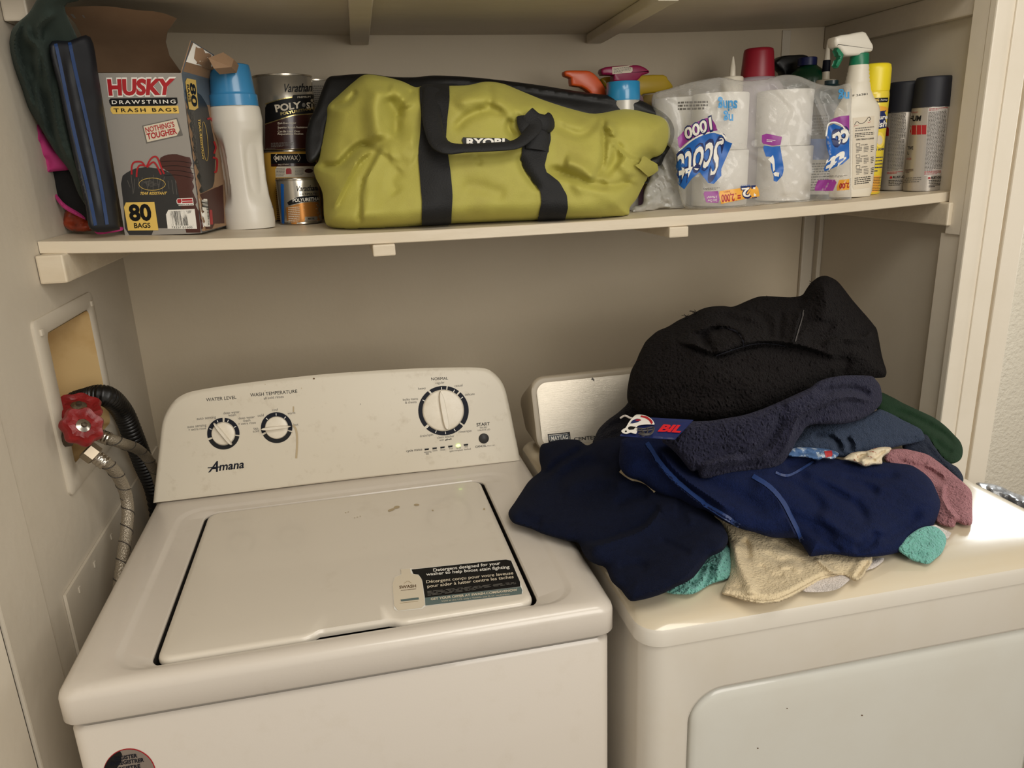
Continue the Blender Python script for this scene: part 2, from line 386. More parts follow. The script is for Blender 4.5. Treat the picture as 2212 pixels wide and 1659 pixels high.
def dr(u, v, lift=.006): return (u, v, float(atz(u, v, DZ + lift)[1]))

# ================================================================== THE ROOM
struct('wall_back', MB(mat('back_wall_paint', (197, 183, 159), .55, bump=.35, bscale=60, vary=.35, vscale=3, vrgb=(187, 171, 145), bdist=.0015)).box(XL-.2, XR+.02, 0, .05, 0, 2.45))
wl = MB(PAINT)                                   # left wall with the opening of the water supply box
hy0, hy1, hz0, hz1 = -.506, -.292, 1.045, 1.262
wl.box(XL-.12, XL, -1.25, hy0, 0, 2.45); wl.box(XL-.12, XL, hy1, .05, 0, 2.45)
wl.box(XL-.12, XL, hy0, hy1, 0, hz0); wl.box(XL-.12, XL, hy0, hy1, hz1, 2.45)
struct('wall_left', wl)
b = MB(PAINT); b.box(XL-.004, XL+.006, -.838, -.716, 0, 2.45, bev=.003); struct('trim_1', b)
b = MB(GAP); b.box(XL-.004, XL+.0015, -.8435, -.838, 0, 2.45); struct('trim_2', b)
b = MB(TRIM); b.box(XL-.004, XL+.004, -1.24, -.8435, 0, 2.45, bev=.002); struct('trim_3', b)
struct('wall_right', MB(PAINTR).box(XR, XR+.10, -.47, .05, 0, 2.45))
b = MB(TRIM); b.box(XR-.025, XR+.03, -.502, -.464, 1.318, 2.45, bev=.0012); b.box(XR-.020, XR+.03, -.5015, -.448, 0, 1.318, bev=.0012); struct('trim_4', b)
b = MB(TRIM); b.box(XR-.026, XR+.052, -.520, -.502, 0, 2.45, bev=.003); b.box(XR+.012, XR+.05, -.524, -.519, 0, 2.45, bev=.002); struct('trim_5', b)
b = MB(PRNG); b.box(XR+.052, XR+.060, -.514, -.45, 0, 2.45); struct('trim_6', b)
b = MB(TRIM); b.box(XR+.060, XR+.104, -.523, -.45, 0, 2.45, bev=.003); struct('trim_7', b)
struct('wall_front', MB(TEXW).box(XR+.06, 6.5, .68, .74, 0, 2.45))
b = MB(PAINT); b.box(XR-.045, XR-.012, -.012, 0, 0, ZS, bev=.004); b.box(XR-.012, XR, -.03, 0, 0, ZS, bev=.003); struct('trim_8', b)
b = MB(PAINT); b.box(1.452, 1.474, -.004, 0, ZS, 1.76, bev=.0015); struct('trim_9', b)
struct('floor', MB(FLOORM).box(XL-.2, 6.5, -4, .74, -.04, 0))
struct('ceiling', MB(PAINT).box(XL-.2, 3.4, -1.3, .05, 2.45, 2.5))
# access cover low on the left wall
q = [atx(u, v, XL+.004) for u, v in ((141, 1286), (262, 1078), (165, 1392))]
b = MB(PAINT); y0, z0 = q[0][1], q[0][2]
b.loops([[(XL+.0005, y0, .30), (XL+.0005, y0, z0), (XL+.0005, -.02, z0+.004), (XL+.0005, -.02, .30)], [(XL+.005, y0, .30), (XL+.005, y0, z0), (XL+.005, -.02, z0+.004), (XL+.005, -.02, .30)]], None, True, True, False)
for yy in (-.60, -.52, -.42): b.box(XL+.005, XL+.007, yy-.004, yy+.004, z0-.025, z0-.015, bev=.0008)
tag(b.build('access_panel'), 'painted flat cover panel low on the left wall, behind the hoses beside the washer', 'panel')

# ================================================================== THE TWO SHELVES
def shelf(name, zu, ys, sagf, label, m, braces, cleatL, cleatR, th=.019, bh=.020):
    t = thing(name, (.75, ys/2, zu), label, 'shelf')
    xs = np.linspace(XL+.001, XR-.001, 60); L = []
    for x in xs:
        d = sagf(x); e = .0012; w = .0015*noise.noise(Vector((x*5, 3, zu)))
        L.append([(x, ys+e+w, zu-d), (x, ys+w, zu-d+e), (x, ys+w, zu-d+th-e), (x, ys+e+w, zu-d+th), (x, -.001, zu-d+th), (x, -.001, zu-d)])
    MB(m).loops(L, m, True, True, False).build('board', t)
    for (xa, xb, yb, ya) in braces:
        mb = MB(m); ax = lambda p: (p[0] + (xb-xa)*(p[1]-ya)/(yb-ya), p[1], p[2])
        mb.box(xa-.019, xa+.019, ya, yb, zu-sagf(xa)-bh, zu-sagf(xa)-.0005, bev=.0025, fn=ax); mb.build('brace', t)
    for c in (cleatL, cleatR): MB(m).box(*c, bev=.003).build('cleat', t)
    return t
low = shelf('lower_shelf', ZS, YS, sag, 'cream painted wooden shelf crossing the alcove, loaded with cleaning supplies', SHELF,
    [(.452, .452, -.02, -.462), (.992, .992, -.02, -.458)], (XL+.001, XL+.040, -.478, -.002, ZS-.045, ZS-.001), (XR-.034, XR-.001, -.476, -.002, ZS-.046, ZS-.001))
usag = lambda x: .014*(1 - min(abs((x-.75)/.835), 1)**2.4)
ZU = 1.768
upp = shelf('upper_shelf', ZU, -.475, usag, 'cream painted board shelf along the top edge, its underside braced', SHELFU,
    [(.448, .460, -.005, -.487), (.949, .982, -.005, -.487)], (XL+.001, XL+.036, -.40, -.002, ZU-.048, ZU-.001), (XR-.022, XR-.001, -.515, -.002, ZU-.05, ZU-.001))

# ================================================================== WATER SUPPLY BOX, HOSES
YELL = mat('yellowed_plastic', (206, 176, 124), .5, vary=.6, vscale=9, vrgb=(176, 136, 76))
t = thing('washer_outlet_box', (XL, -.40, 1.15), 'yellowed recessed water supply box set into the left wall, painted rim', 'outlet box')
b = MB(PAINT); f = lambda pts, x: [(x, a, c) for a, c in pts]
b.loops([f(rrect(-.548, -.262, 1.006, 1.290, .012), XL), f(rrect(-.548, -.262, 1.006, 1.290, .012), XL+.004), f(rrect(-.545, -.265, 1.009, 1.287, .012), XL+.006), f(rrect(hy0-.004, hy1+.004, hz0-.004, hz1+.004, .014), XL+.006), f(rrect(hy0, hy1, hz0, hz1, .012), XL+.002)], None)
for yy, zz in ((-.53, 1.27), (-.28, 1.27)): b.box(XL+.005, XL+.009, yy-.005, yy+.005, zz-.005, zz+.005, bev=.001)
b.build('frame', t)
b = MB(YELL); b.loops([f(rrect(hy0+.001, hy1-.001, hz0+.001, hz1-.001, .012), XL+.003), f(rrect(hy0+.002, hy1-.002, hz0+.002, hz1-.002, .012), XL-.03), f(rrect(hy0+.004, hy1-.004, hz0+.004, hz1-.004, .012), XL-.085)], None, False, True)
b.box(XL-.08, XL-.03, hy0+.05, hy0+.055, hz0+.002, hz1-.003, bev=.001); b.build('box_liner', t)
IRON = mat('old_valve_metal', (84, 72, 58), .5, metal=.6, bump=.6, bscale=120); WHEELR = mat('red_valve_wheel', (132, 26, 28), .4, vary=.5, vscale=60, vrgb=(70, 20, 18), bump=.5, bscale=150)
def valve(c, nrm, rad, label):
    c = Vector([float(q) for q in c]); n = Vector(nrm).normalized(); Rm = n.to_track_quat('Z', 'Y').to_matrix()
    v = thing('valve', c, label, 'valve', 'water valves in the supply box')
    w = MB(WHEELR)
    w.lathe([(.30*rad, -.001), (.34*rad, .004), (.62*rad, .002), (.72*rad, .0045), (.9*rad, .006), (rad, .001), (.96*rad, -.006), (.7*rad, -.007), (.5*rad, -.003), (.3*rad, -.005)], c.x, c.y, c.z, None, 72, ax=Rm, cap=False, lobes=7, lamp=.075)
    w.build('hand_wheel', v)
    w = MB(METAL); w.lathe([(.0001, .006), (.16*rad, .006), (.34*rad, .004), (.36*rad, .001), (.3*rad, -.006)], c.x, c.y, c.z, None, 24, ax=Rm, cap=False)
    w.lathe([(.0001, .011), (.13*rad, .010), (.15*rad, .004)], c.x, c.y, c.z, IRON, 6, ax=Rm, cap=False, smooth=False); w.build('screw', v)
    w = MB(IRON); e = c - n*.05
    w.tube([c - n*.004, c - n*.02, e], .008, seg=10); w.tube([e, e - Vector((.02, -.002, .0)), e - Vector((.045, -.004, 0))], .014, seg=12); w.build('valve_body', v); return v
va = atx(170, 880, XL+.022); vb = atx(178, 921, XL+.045)
valve(va, (.30, -.30, .92), .034, 'upper red valve wheel in the yellowed supply box')
valve(vb, (.60, -.58, .50), .031, 'lower red valve wheel with bright worn hub, in front of the other')
BRAID = bpy.data.materials.new('braided_steel'); BRAID.use_nodes = True; nt = BRAID.node_tree; bs = nt.nodes['Principled BSDF']
bs.inputs['Metallic'].default_value = .6; bs.inputs['Roughness'].default_value = .42; bs.inputs['Base Color'].default_value = srgb(150, 140, 124)
tc = nt.nodes.new('ShaderNodeTexCoord'); vo = nt.nodes.new('ShaderNodeTexVoronoi'); vo.inputs['Scale'].default_value = 420; nt.links.new(tc.outputs['Object'], vo.inputs['Vector'])
bp = nt.nodes.new('ShaderNodeBump'); bp.inputs['Strength'].default_value = .9; bp.inputs['Distance'].default_value = .001; nt.links.new(vo.outputs[0], bp.inputs['Height']); nt.links.new(bp.outputs[0], bs.inputs['Normal'])
def hexnut(mb, c, n, r, h, m):
    mb.lathe([(r*.8, -h/2), (r, -h/2+.002), (r, h/2-.002), (r*.8, h/2)], c[0], c[1], c[2], m, 6, ax=Vector(n).normalized().to_track_quat('Z', 'Y').to_matrix(), smooth=False)
def hose(pts, label, r=.0098, nut=None):
    P = [np.array(p) for p in pts]; t = thing('supply_hose', P[0], label, 'hose', 'braided supply hoses beside the washer')
    h = MB(BRAID).tube(P[1:], r, None, 14, 14)
    C = catmull(P[1:], 14)                                       # dark tracer thread wound round the braid
    T = []
    for i in range(0, len(C)-2, 1):
        tt = C[i+1]-C[i]; tt /= np.linalg.norm(tt); X = np.cross(tt, [0, 0, 1.]); X /= np.linalg.norm(X); Y = np.cross(X, tt); a = i*.62; T.append(C[i] + (X*math.cos(a)+Y*math.sin(a))*(r+.0002))
    h.tube(T, .0009, mat('tracer_thread', (52, 46, 40), .7), 5, 2); h.build('braided_tube', t)
    c = MB(METAL); d = P[1]-P[0]; d /= np.linalg.norm(d)
    c.tube([P[1]-d*.016, P[1]-d*.002, P[1]+d*.012], r*1.08, seg=18, rfn=lambda i, n: 1 + .12*(abs(math.sin(i*.8)))); c.build('ferrule', t)
    if nut: n = MB(mat('brass_nut', (150, 138, 120), .38, metal=.85)); hexnut(n, P[0]+d*.004, d, .0155, .02, None); n.build('coupling_nut', t)
    return t
hose([atx(192, 975, XL+.035), atx(215, 992, XL+.048), atx(243, 1012, XL+.058), atx(266, 1050, XL+.062), atx(276, 1095, XL+.062), atx(273, 1150, XL+.06), atx(266, 1200, XL+.058), atx(258, 1260, XL+.055), atx(250, 1330, XL+.05)],
     'braided steel hose with hexagonal nut hanging down below the valves', nut=True)
hose([atx(205, 936, XL+.02), atx(222, 943, XL+.032), atx(262, 957, XL+.05), aty(300, 972, -.315), aty(325, 1000, -.28), aty(342, 1040, -.26), aty(350, 1100, -.24)], 'braided steel hose running right from the red valves behind the washer console')
bd = MB(mat('black_corrugated', (14, 13, 13), .38))
bd.tube([(XL-.06, -.37, 1.02), atx(150, 884, XL-.04), atx(190, 860, XL-.002), atx(230, 856, XL+.03), aty(264, 888, -.31), aty(289, 945, -.28), aty(310, 1000, -.25), aty(335, 1060, -.22), aty(350, 1150, -.2)], .0185, None, 16, 26, rfn=lambda i, n: 1 + .07*math.sin(i*2.1))
tag(bd.build('drain_hose'), 'black corrugated drain hose arching out of the supply box behind the washer', 'hose')

# ================================================================== WASHER
WT = thing('washing_machine', (.35, -.63, 0), 'white top-loading washer with rounded dial console and closed lid', 'washing machine')
yf = -.930; zc = .867; zt = .914
def zl(pts, z): return [(a, c, z) for a, c in pts]
def dup_n(L, n): return L
b = MB(ENAMEL); R8 = lambda i, r, z: zl(rrect(i, .699-i, yf+i*1., -.31, r, 8, 50), z)
b.loops([zl(rrect(.006, .693, yf+.006, -.315, .018), 0.02), zl(rrect(.006, .693, yf+.006, -.315, .018), .852), zl(rrect(.010, .689, yf+.010, -.315, .018), .858)], None, True, True); b.build('cabinet', WT)
b = MB(GAP); b.box(.016, .683, yf+.016, -.32, .859, .872); b.build('seam_shadow_strip', WT)
lx0, lx1, ly0, ly1 = .106, .594, -.893, -.468; NC = .352
def notch(pts, z, amp, hw=.062, side='in'):
    out = []
    for a, c in pts:
        if c < ly0 + .012: s = min(max((hw - abs(a-NC))/.016, 0), 1); s = s*s*(3-2*s); c = c + amp*s
        out.append((a, c, z))
    return out
b = MB(ENAMEL); fr = [rrect(0, .699, yf, -.31, .020, 8, 50), rrect(0, .699, yf, -.31, .020, 8, 50), rrect(.0015, .6975, yf+.0015, -.311, .020, 8, 50), rrect(.006, .693, yf+.006, -.314, .022, 8, 50), rrect(.014, .685, yf+.014, -.318, .026, 8, 50)]
wx0, wx1, wy0, wy1 = .052, .655, -.908, -.438
L = [zl(rrect(.008, .691, yf+.008, -.312, .016, 8, 50), zc+.001), zl(rrect(.002, .697, yf+.002, -.31, .019, 8, 50), zc), zl(fr[0], zc+.003), zl(fr[1], zt-.014), zl(fr[2], zt-.008), zl(fr[3], zt-.003), zl(fr[4], zt)]
L += [zl(rrect(wx0, wx1, wy0, wy1, .045, 8, 50), zt), zl(rrect(wx0+.003, wx1-.003, wy0+.003, wy1-.003, .043, 8, 50), zt-.0006), zl(rrect(wx0+.008, wx1-.008, wy0+.008, wy1-.008, .04, 8, 50), zt-.003), zl(rrect(wx0+.012, wx1-.012, wy0+.0105, wy1-.011, .038, 8, 50), zt-.0035)]
g = .0078
L += [notch(rrect(lx0-g, lx1+g, ly0-g+.0005, ly1+g, .022, 8, 50), zt-.0035, -.011), notch(rrect(lx0-g+.002, lx1+g-.002, ly0-g+.0025, ly1+g-.002, .021, 8, 50), zt-.006, -.011), notch(rrect(lx0-g+.002, lx1+g-.002, ly0-g+.0025, ly1+g-.002, .021, 8, 50), zt-.03, -.011)]
b.loops(L[:-1], None); PK = [notch(rrect(lx0-g+.002, lx1+g-.002, ly0-g+.0025, ly1+g-.002, .021, 8, 50), zt-d_, -.011) for d_ in (.006, .0085, .05)]; b.loops(PK[:2], None); b.loops(PK[1:], GAP, False, True)  # lower pocket walls coloured dark to stand for shade beneath the lid
b.build('top_panel', WT)
b = MB(LIDM)
L = [notch(rrect(lx0+.004, lx1-.004, ly0+.004, ly1-.004, .018, 8, 50), zt-.012, .010), notch(rrect(lx0, lx1, ly0, ly1, .020, 8, 50), zt-.0105, .010), notch(rrect(lx0, lx1, ly0, ly1, .020, 8, 50), zt-.007, .010),
     notch(rrect(lx0+.0015, lx1-.0015, ly0+.0015, ly1-.0015, .019, 8, 50), zt-.003, .009), notch(rrect(lx0+.005, lx1-.005, ly0+.005, ly1-.005, .017, 8, 50), zt-.0005, .008), notch(rrect(lx0+.009, lx1-.009, ly0+.009, ly1-.009, .014, 8, 50), zt, .004),
     zl(rrect(lx0+.05, lx1-.05, ly0+.05, ly1-.05, .02, 8, 50), zt+.0005)]
b.loops(L, None, True, True); lid_bvh = b.bvh(); lidb = b
s = lidb
for (u, v, w, h, r) in ((845,1102,9,2.6,-20),(857,1096,7,3,-8),(900,1091,6,2.4,0),(750,1107,9,.8,-15),(770,1118,8,.8,-15),(780,1115,5,.8,-10),(935,1103,2,1.5,0),(1046,1100,2.5,2,0),(588,1088,3,3.5,0)):
    polyd(s, lid_bvh, ell(u, v, w, h, 12, r), PRNG, .0005, 6)
for (u, v) in ((845,1187),(777,1309),(600,1125),(1045,1088),(560,1140)): polyd(s, lid_bvh, ell(u, v, 1.4, 1.1, 8), RUST, .0006, 6)
lid = lidb.build('lid', WT)
# sticker on the lid
s = MB(BLK)
rectd(s, lid_bvh, [(847,1262),(852,1247),(866,1241),(866,1230),(886,1228),(888,1230),(1096,1208),(1105,1212),(1129,1271),(1130,1280),(1127,1284),(919,1310),(912,1316),(859,1321),(851,1316)], WHT, .0004, 8)
polyd(s, lid_bvh, [(889,1231),(1096,1209),(1104,1212),(1125,1262),(1124,1268),(918,1292),(912,1252),(904,1242),(889,1240)], BLK, .0007, 8)
polyd(s, lid_bvh, [(918,1292),(1125,1268.5),(1130,1280),(1127,1284),(919,1309)], SLATEP, .0007, 8)
polyd(s, lid_bvh, [(848,1262),(853,1248),(867,1242),(866,1231),(886,1229),(888,1240),(903,1243),(911,1252),(918,1307),(911,1314),(860,1320),(852,1315)], CREAMP, .0009, 8)
WL = dict(off=.0011)
textl(s, lid_bvh, 'Detergent designed for your', (936.4,1236), (1081,1220.7), WHT, bold=.015, h=6.4, **WL)
textl(s, lid_bvh, 'washer to help boost stain fighting', (921,1245), (1100.8,1228.8), WHT, bold=.015, h=6.4, **WL)
lined(s, lid_bvh, [(921,1251), (1104,1232)], .8, GREYP, .001, 1)
textl(s, lid_bvh, 'Détergent conçu pour votre laveuse', (921,1261.4), (1109,1241.8), CREAMP, bold=.01, h=6.4, **WL)
textl(s, lid_bvh, 'pour aider à lutter contre les taches', (923.4,1271), (1109.7,1250), CREAMP, bold=.01, h=6.4, **WL)
fine(s, lid_bvh, [(923,1278), (1114,1258), (1115,1265), (924,1289)], 4, GREYP, .0011)
textl(s, lid_bvh, 'GET YOUR OFFER AT SWASH.COM/SAVENOW', (930.7,1298), (1117.8,1277.7), CREAMP, bold=.03, h=4.8, **WL)
textl(s, lid_bvh, 'Valid in the U.S. only / Valable aux É.-U. seulement', (953.5,1301.5), (1100.8,1286), CREAMP, h=3, **WL)
textl(s, lid_bvh, 'SWASH', (863,1273), (899,1270), RUST, bold=.02, h=6, off=.0013)
lined(s, lid_bvh, [(866,1277), (899,1273.5)], .8, RUST, .0013, 1); lined(s, lid_bvh, [(873,1262), (881,1257), (889,1261)], .8, PRNG, .0013)
polyd(s, lid_bvh, [(864,1297),(904.5,1292),(905,1296.5),(864,1301)], SLATEP, .0013, 8); lined(s, lid_bvh, [(864,1304.5), (903,1300)], .7, PRNG, .0013, 1)
s.build('detergent_sticker', lid)
# console
cy0, cyt = -.404, -.352
def on_cons(u, v, off=0):
    A = np.array([0, cy0, zt]); n = np.cross([1, 0, 0], [0, cyt-cy0, .186]); n = n/np.linalg.norm(n)
    if n[1] > 0: n = -n
    r = ray(u, v); t = np.dot(A - CAM, n)/np.dot(r, n); return CAM + r*t + n*off
OUT = [(328,1089),(333,1040),(340,975),(346,920),(355,893),(372,868),(397,851),(430,842),(500,831),(600,818.5),(700,808),(800,801),(900,795.5),(980,793.5),(1035,794),(1060,800),(1080,817),(1093,840),(1103,880),(1114,935),(1122,975),(1126,997)]
P = catmull([np.array(p, float) for p in OUT], 5); P += [P[-1]*(1-k/12)+P[0]*k/12 for k in range(1, 12)]
FP = [on_cons(*p) for p in P]; cen = np.mean(FP, 0)
def cl(inset, back):
    out = []
    for i, p in enumerate(FP):
        a = FP[(i+1) % len(FP)]-FP[i-1]; n = np.cross(a, [0, -1, .28]); n /= np.linalg.norm(n)
        if np.dot(n, cen-p) < 0: n = -n
        e1 = p-FP[i-1]; e2 = FP[(i+1) % len(FP)]-p
        if np.dot(e1, e2) < .8*np.linalg.norm(e1)*np.linalg.norm(e2) or p[2] < zt+.004: n = (cen-p)/np.linalg.norm(cen-p)*.8
        q = p + n*inset + np.array([0, back, 0]); q[2] = max(q[2] - max(back-.005, 0)*.62*(1 if q[2] > zt+.04 else 0), zt+.0008); out.append(tuple(q))
    return out
b = MB(CONS); b.loops([cl(.006, .115), cl(.0, .10), cl(.0, .012), cl(.0015, .005), cl(.005, .001), cl(.009, 0)], None, True, True)
cb = b.bvh(); s = b; KW = dict(off=.0004)
T = lambda *a, **k: textl(s, cb, *a, **{**KW, **k})
T('WATER LEVEL', (445.7,867.3), (510.8,861.5), BLK); T('WASH TEMPERATURE', (541,857), (642.4,848.5), BLK); T('all cold rinses', (570,863), (613,859), GREYP)
T('deep water', (482.6,895), (518,891.9), GREYP); T('wash', (493.4,900), (509.8,898.4), GREYP); T('auto sensing', (425.4,907.3), (466.7,903.4), GREYP)
T('auto sensing', (405,924.7), (446,920.8), GREYP); T('+ extra rinse', (407.4,931), (445.4,927), GREYP); T('deep water', (515.6,906.3), (550.6,902.7), GREYP); T('wash', (525,911.5), (541,910), GREYP); T('+ extra rinse', (515,918.5), (552.7,914.8), GREYP)
T('cool', (588,887.8), (600.5,886.8), GREYP); T('cold', (557,900.5), (570,899), GREYP); T('warm', (621.4,895.5), (638,893.7), GREYP); T('tap', (547.7,928), (557.8,927.3), GREYP); T('cold', (546.7,934.5), (560,933), GREYP); T('hot', (634.5,920), (644.6,919), GREYP)
T('NORMAL', (931.8,821.8), (968,820), BLK); T('regular', (941,829.8), (960.5,828), GREYP); T('heavy', (903.7,842), (920,840.4), GREYP); T('casual', (982,836), (999.3,834.3), GREYP); T('delicate', (1004.4,854.8), (1025.5,853), GREYP)
T('bulky items', (870.6,865.7), (903,863.5), GREYP); T('& sheets', (875.3,872), (899.8,870.2), GREYP); T('drain/spin', (907.4,944.5), (935.7,941), GREYP); T('clean washer', (944.8,947.6), (981.6,943.7), GREYP); T('with', (949.6,952.5), (959,951.5), GREYP); T('affresh', (961.7,952), (975.5,949.5), BLK, bold=.02, shear=.2)
T('rinse/spin', (991.4,935.2), (1018.7,932.7), GREYP); T('START', (1029.7,921), (1058.4,918.4), BLK, bold=.01); T('PAUSE/', (1037,926), (1052.5,924.6), GREYP); T('UNLOCK LID', (1032,931.2), (1058.7,929), GREYP)
T('CANCEL', (1027,967.5), (1050.8,964.5), BLK, bold=.01); T('HOLD 3 SEC', (1052,964.2), (1069,962.6), GREYP); T('cycle status', (878,976.6), (912,972.7), BLK)
for w, x, y, l in (('sensing',916,978.5,16),('fill',920,983,6),('wash',934,975.5,11),('rinse',951,973.8,11),('final',970,970.8,8),('spin',971,976.5,9),('cycle',985,969.6,11),('complete',981,975,19),('lid',1004,966.8,6),('locked',1003,972.5,14)):
    T(w, (x, y), (x+l, y-l*.1), GREYP)
# brand lettering
textq(s, cb, 'A', [(450,1020),(471,1018.5),(476,995.5),(455,997.5)], NAVYP, bold=.02, shear=.2, off=.0005)
T('mana', (473.5,1016.5), (527,1010.5), NAVYP, h=17, bold=.022, shear=.25, off=.0005); lined(s, cb, [(449,1010.5), (477,1008.5)], 2.2, NAVYP, .0006, 1)
def ring(cx, cy, ro, ri, segs, rot=0):
    for a0, a1 in segs:
        A = ell(cx, cy, ro, ro*.98, max(4, int(abs(a1-a0)/5)), rot, a0, a1); B = ell(cx, cy, ri, ri*.98, max(4, int(abs(a1-a0)/5)), rot, a0, a1)
        H = [hit(cb, *p, .0005) for p in A+B]; n = len(A)
        s.add(H, [(i, i+1, n+i+1, n+i) for i in range(n-1)], NAVYP if not (20 < (a0+a1)/2 < 160 and ro < 40) else BLK)
def ticks(cx, cy, ro, ri, angs):
    for a in angs:
        c, d = math.cos(math.radians(a)), math.sin(math.radians(a)); lined(s, cb, [(cx+c*(ri+1), cy+d*(ri+1)), (cx+c*(ri*.35+ro*.65), cy+d*(ri*.35+ro*.65))], 1.5, WHT, .0008, 1)
ring(482.6, 936.7, 35, 26, [(-85, 5), (10, 155), (163, 267)]); ticks(482.6, 936.7, 35, 26, [-70, -30, 200, 245])
ring(597.6, 923.7, 34, 25, [(17, 150), (158, 372)]); ticks(597.6, 923.7, 34, 25, [175, 222, 268, 310])
ring(958, 887, 54.5, 44.5, [(-80, -52), (-48, 35), (39, 133), (139, 232), (236, 277), ]) ; ticks(958, 887, 54.5, 44.5, [-62, -35, -95, -125, 207, 60, 85, 110, 134])
for x, y in ((922,970.7),(939,968.7),(956,966.6),(973,964.6),(1006.6,961)): polyd(s, cb, [(x-5,y-1.5),(x+4.5,y-2.5),(x+5,y+1),(x-4.5,y+2.2)], BLK, .0005, 6)
lined(s, cb, [(633,918),(640,930),(642,955),(640,990)], 4.5, PRNG, .0006)
lined(s, cb, [(634,878),(634,890)], 3, PRNG, .0006)
r_ = random.Random(5)
for k in range(110):
    u = r_.choice((r_.uniform(540, 780), r_.uniform(370, 1090))); v = 800 + r_.random()**1.2*150 - (u-700)*.05
    a = r_.uniform(0, 180); l = r_.uniform(.6, 3.2); polyd(s, cb, ell(u, v, l, r_.uniform(.35, .8), 8, a), r_.choice((PRNG, PRNG, GREYP)), .0005, 5)
for (u, v, l) in ((560,850,1.6),(678,818,2.4),(703,824,1),(1105,944,1.6),(479,877,1.6)): polyd(s, cb, ell(u, v, l, l*.7, 8), RUST, .0006, 5)
lined(s, cb, [(824,1020), (825,1034)], 1.2, RUST, .0005, 1)
for k in range(26): 
    u = r_.uniform(345, 1115); v = 1089 - (u-328)*.1165 - r_.uniform(.5, 2.2); polyd(s, cb, ell(u, v, r_.uniform(3, 12), .7, 8, -6), RUST, .0006, 5)
cons = s.build('console', WT)
axc = np.cross([1, 0, 0], [0, cyt-cy0, .186]); axc /= np.linalg.norm(axc); axc = -axc if axc[1] > 0 else axc
CR = Matrix(((1, 0, 0), tuple(np.cross(axc, [1, 0, 0])), tuple(axc))).transposed()   # local z out of the console
KNOB = mat('knob_plastic', (222, 213, 196), .35, vary=.3, vscale=60, vrgb=(196, 182, 156))
def knob(cx, cy, rp, ang, blade, h=.014):
    c = Vector(on_cons(cx, cy)); e = Vector(on_cons(cx+rp, cy)); R = (e-c).length
    k = MB(KNOB); k.lathe([(R*1.03, .0005), (R*1.0, .003), (R*.97, .0042), (R*.93, .0046), (R*.3, .005), (.0002, .005)], c.x, c.y, c.z, None, 48, ax=CR, cap=False)
    # grip blade: lens-shaped ridge
    L = []
    for zz, sc in ((.004, 1.0), (h*.6, .94), (h*.92, .86), (h, .72)):
        l = []
        for i in range(28):
            a = 2*math.pi*i/28; x = math.cos(a)*R*blade*(.995 if sc > .9 else .96); y = math.sin(a)*R*.235*sc*(.82+.18*math.cos(2*a)); y *= (1-.55*max(0, math.cos(a))**3)
            x, y = x*math.cos(ang)-y*math.sin(ang), x*math.sin(ang)+y*math.cos(ang); l.append(tuple(c + CR @ Vector((x, y, zz))))
        L.append(l)
    k.loops(L, None, False, True); return k.build('knob', cons)
knob(482.6, 936.7, 25, math.radians(122), 1.27); knob(597.6, 923.7, 24.5, math.radians(0), 1.32); knob(957.5, 886.5, 43.5, math.radians(95), .97)
c = Vector(on_cons(1045, 947)); k = MB(mat('rubber_button', (40, 39, 38), .55)); k.lathe([(.0100, 0), (.0100, .002), (.0088, .0034), (.0002, .0038)], c.x, c.y, c.z, None, 28, ax=CR, cap=False); k.build('start_button', cons)
c = Vector(on_cons(990, 962.4)); k = MB(mat('green_led', (200, 255, 120), .4, emit=((190, 255, 90), 6))); k.lathe([(.0042, 0), (.0040, .001), (.0002, .0016)], c.x, c.y, c.z, None, 16, sy=.62, ax=CR, cap=False); k.build('indicator_light', cons)
# round sticker on the cabinet
cbm = MB(ENAMEL).box(0, .699, yf+.006, -.5, 0, .86); cbv = cbm.bvh(); s = MB(BLK)
polyd(s, cbv, ell(280, 1674, 58, 58, 40), RED, .0004, 8); polyd(s, cbv, ell(279.5, 1674.5, 56.5, 56.5, 40), mat('silver_print', (150, 138, 128), .35, metal=.4), .0007, 8)
polyd(s, cbv, ell(279.5, 1674.5, 56.5, 56.5, 30, 0, 130, 255)+[(262, 1645), (238, 1680)], BLK, .0009, 8)
textl(s, cbv, 'REGISTER', (248,1642), (297.5,1634.7), NAVYP, bold=.03, h=8, off=.0011); textl(s, cbv, 'ENREGISTRER', (239,1653.5), (312,1644), NAVYP, bold=.03, h=8, off=.0011); textl(s, cbv, 'REGISTRE', (250,1666), (304,1657), NAVYP, bold=.03, h=8, off=.0011)
s.build('register_sticker', WT)

# ================================================================== DRYER
DT = thing('clothes_dryer', (1.08, -.65, 0), 'bisque topped dryer with wide front door, laundry heaped on it', 'dryer')
dx0, dx1, dyf = .714, 1.452, -.985
b = MB(DRYT)
b.loops([zl(rrect(dx0+.006, dx1-.006, dyf+.006, -.28, .03), .874), zl(rrect(dx0, dx1, dyf, -.28, .034), .875), zl(rrect(dx0, dx1, dyf, -.28, .034), .894), zl(rrect(dx0+.001, dx1-.001, dyf+.002, -.28, .034), .899)], DRYB, True, False)
b.loops([zl(rrect(dx0+.001, dx1-.001, dyf+.002, -.28, .034), .899), zl(rrect(dx0+.004, dx1-.004, dyf+.008, -.282, .034), .9045), zl(rrect(dx0+.010, dx1-.010, dyf+.020, -.285, .034), .909),
         zl(rrect(dx0+.020, dx1-.020, dyf+.040, -.29, .034), .9125), zl(rrect(dx0+.035, dx1-.035, dyf+.065, -.30, .03), .914)], None, False, True)
b.build('top_panel', DT)
b = MB(DRYB); fy = -.969
fxz = lambda pts, y: [(a, y, c) for a, c in pts]
dox0, dox1, doz0, doz1 = .785, 1.392, .16, .790
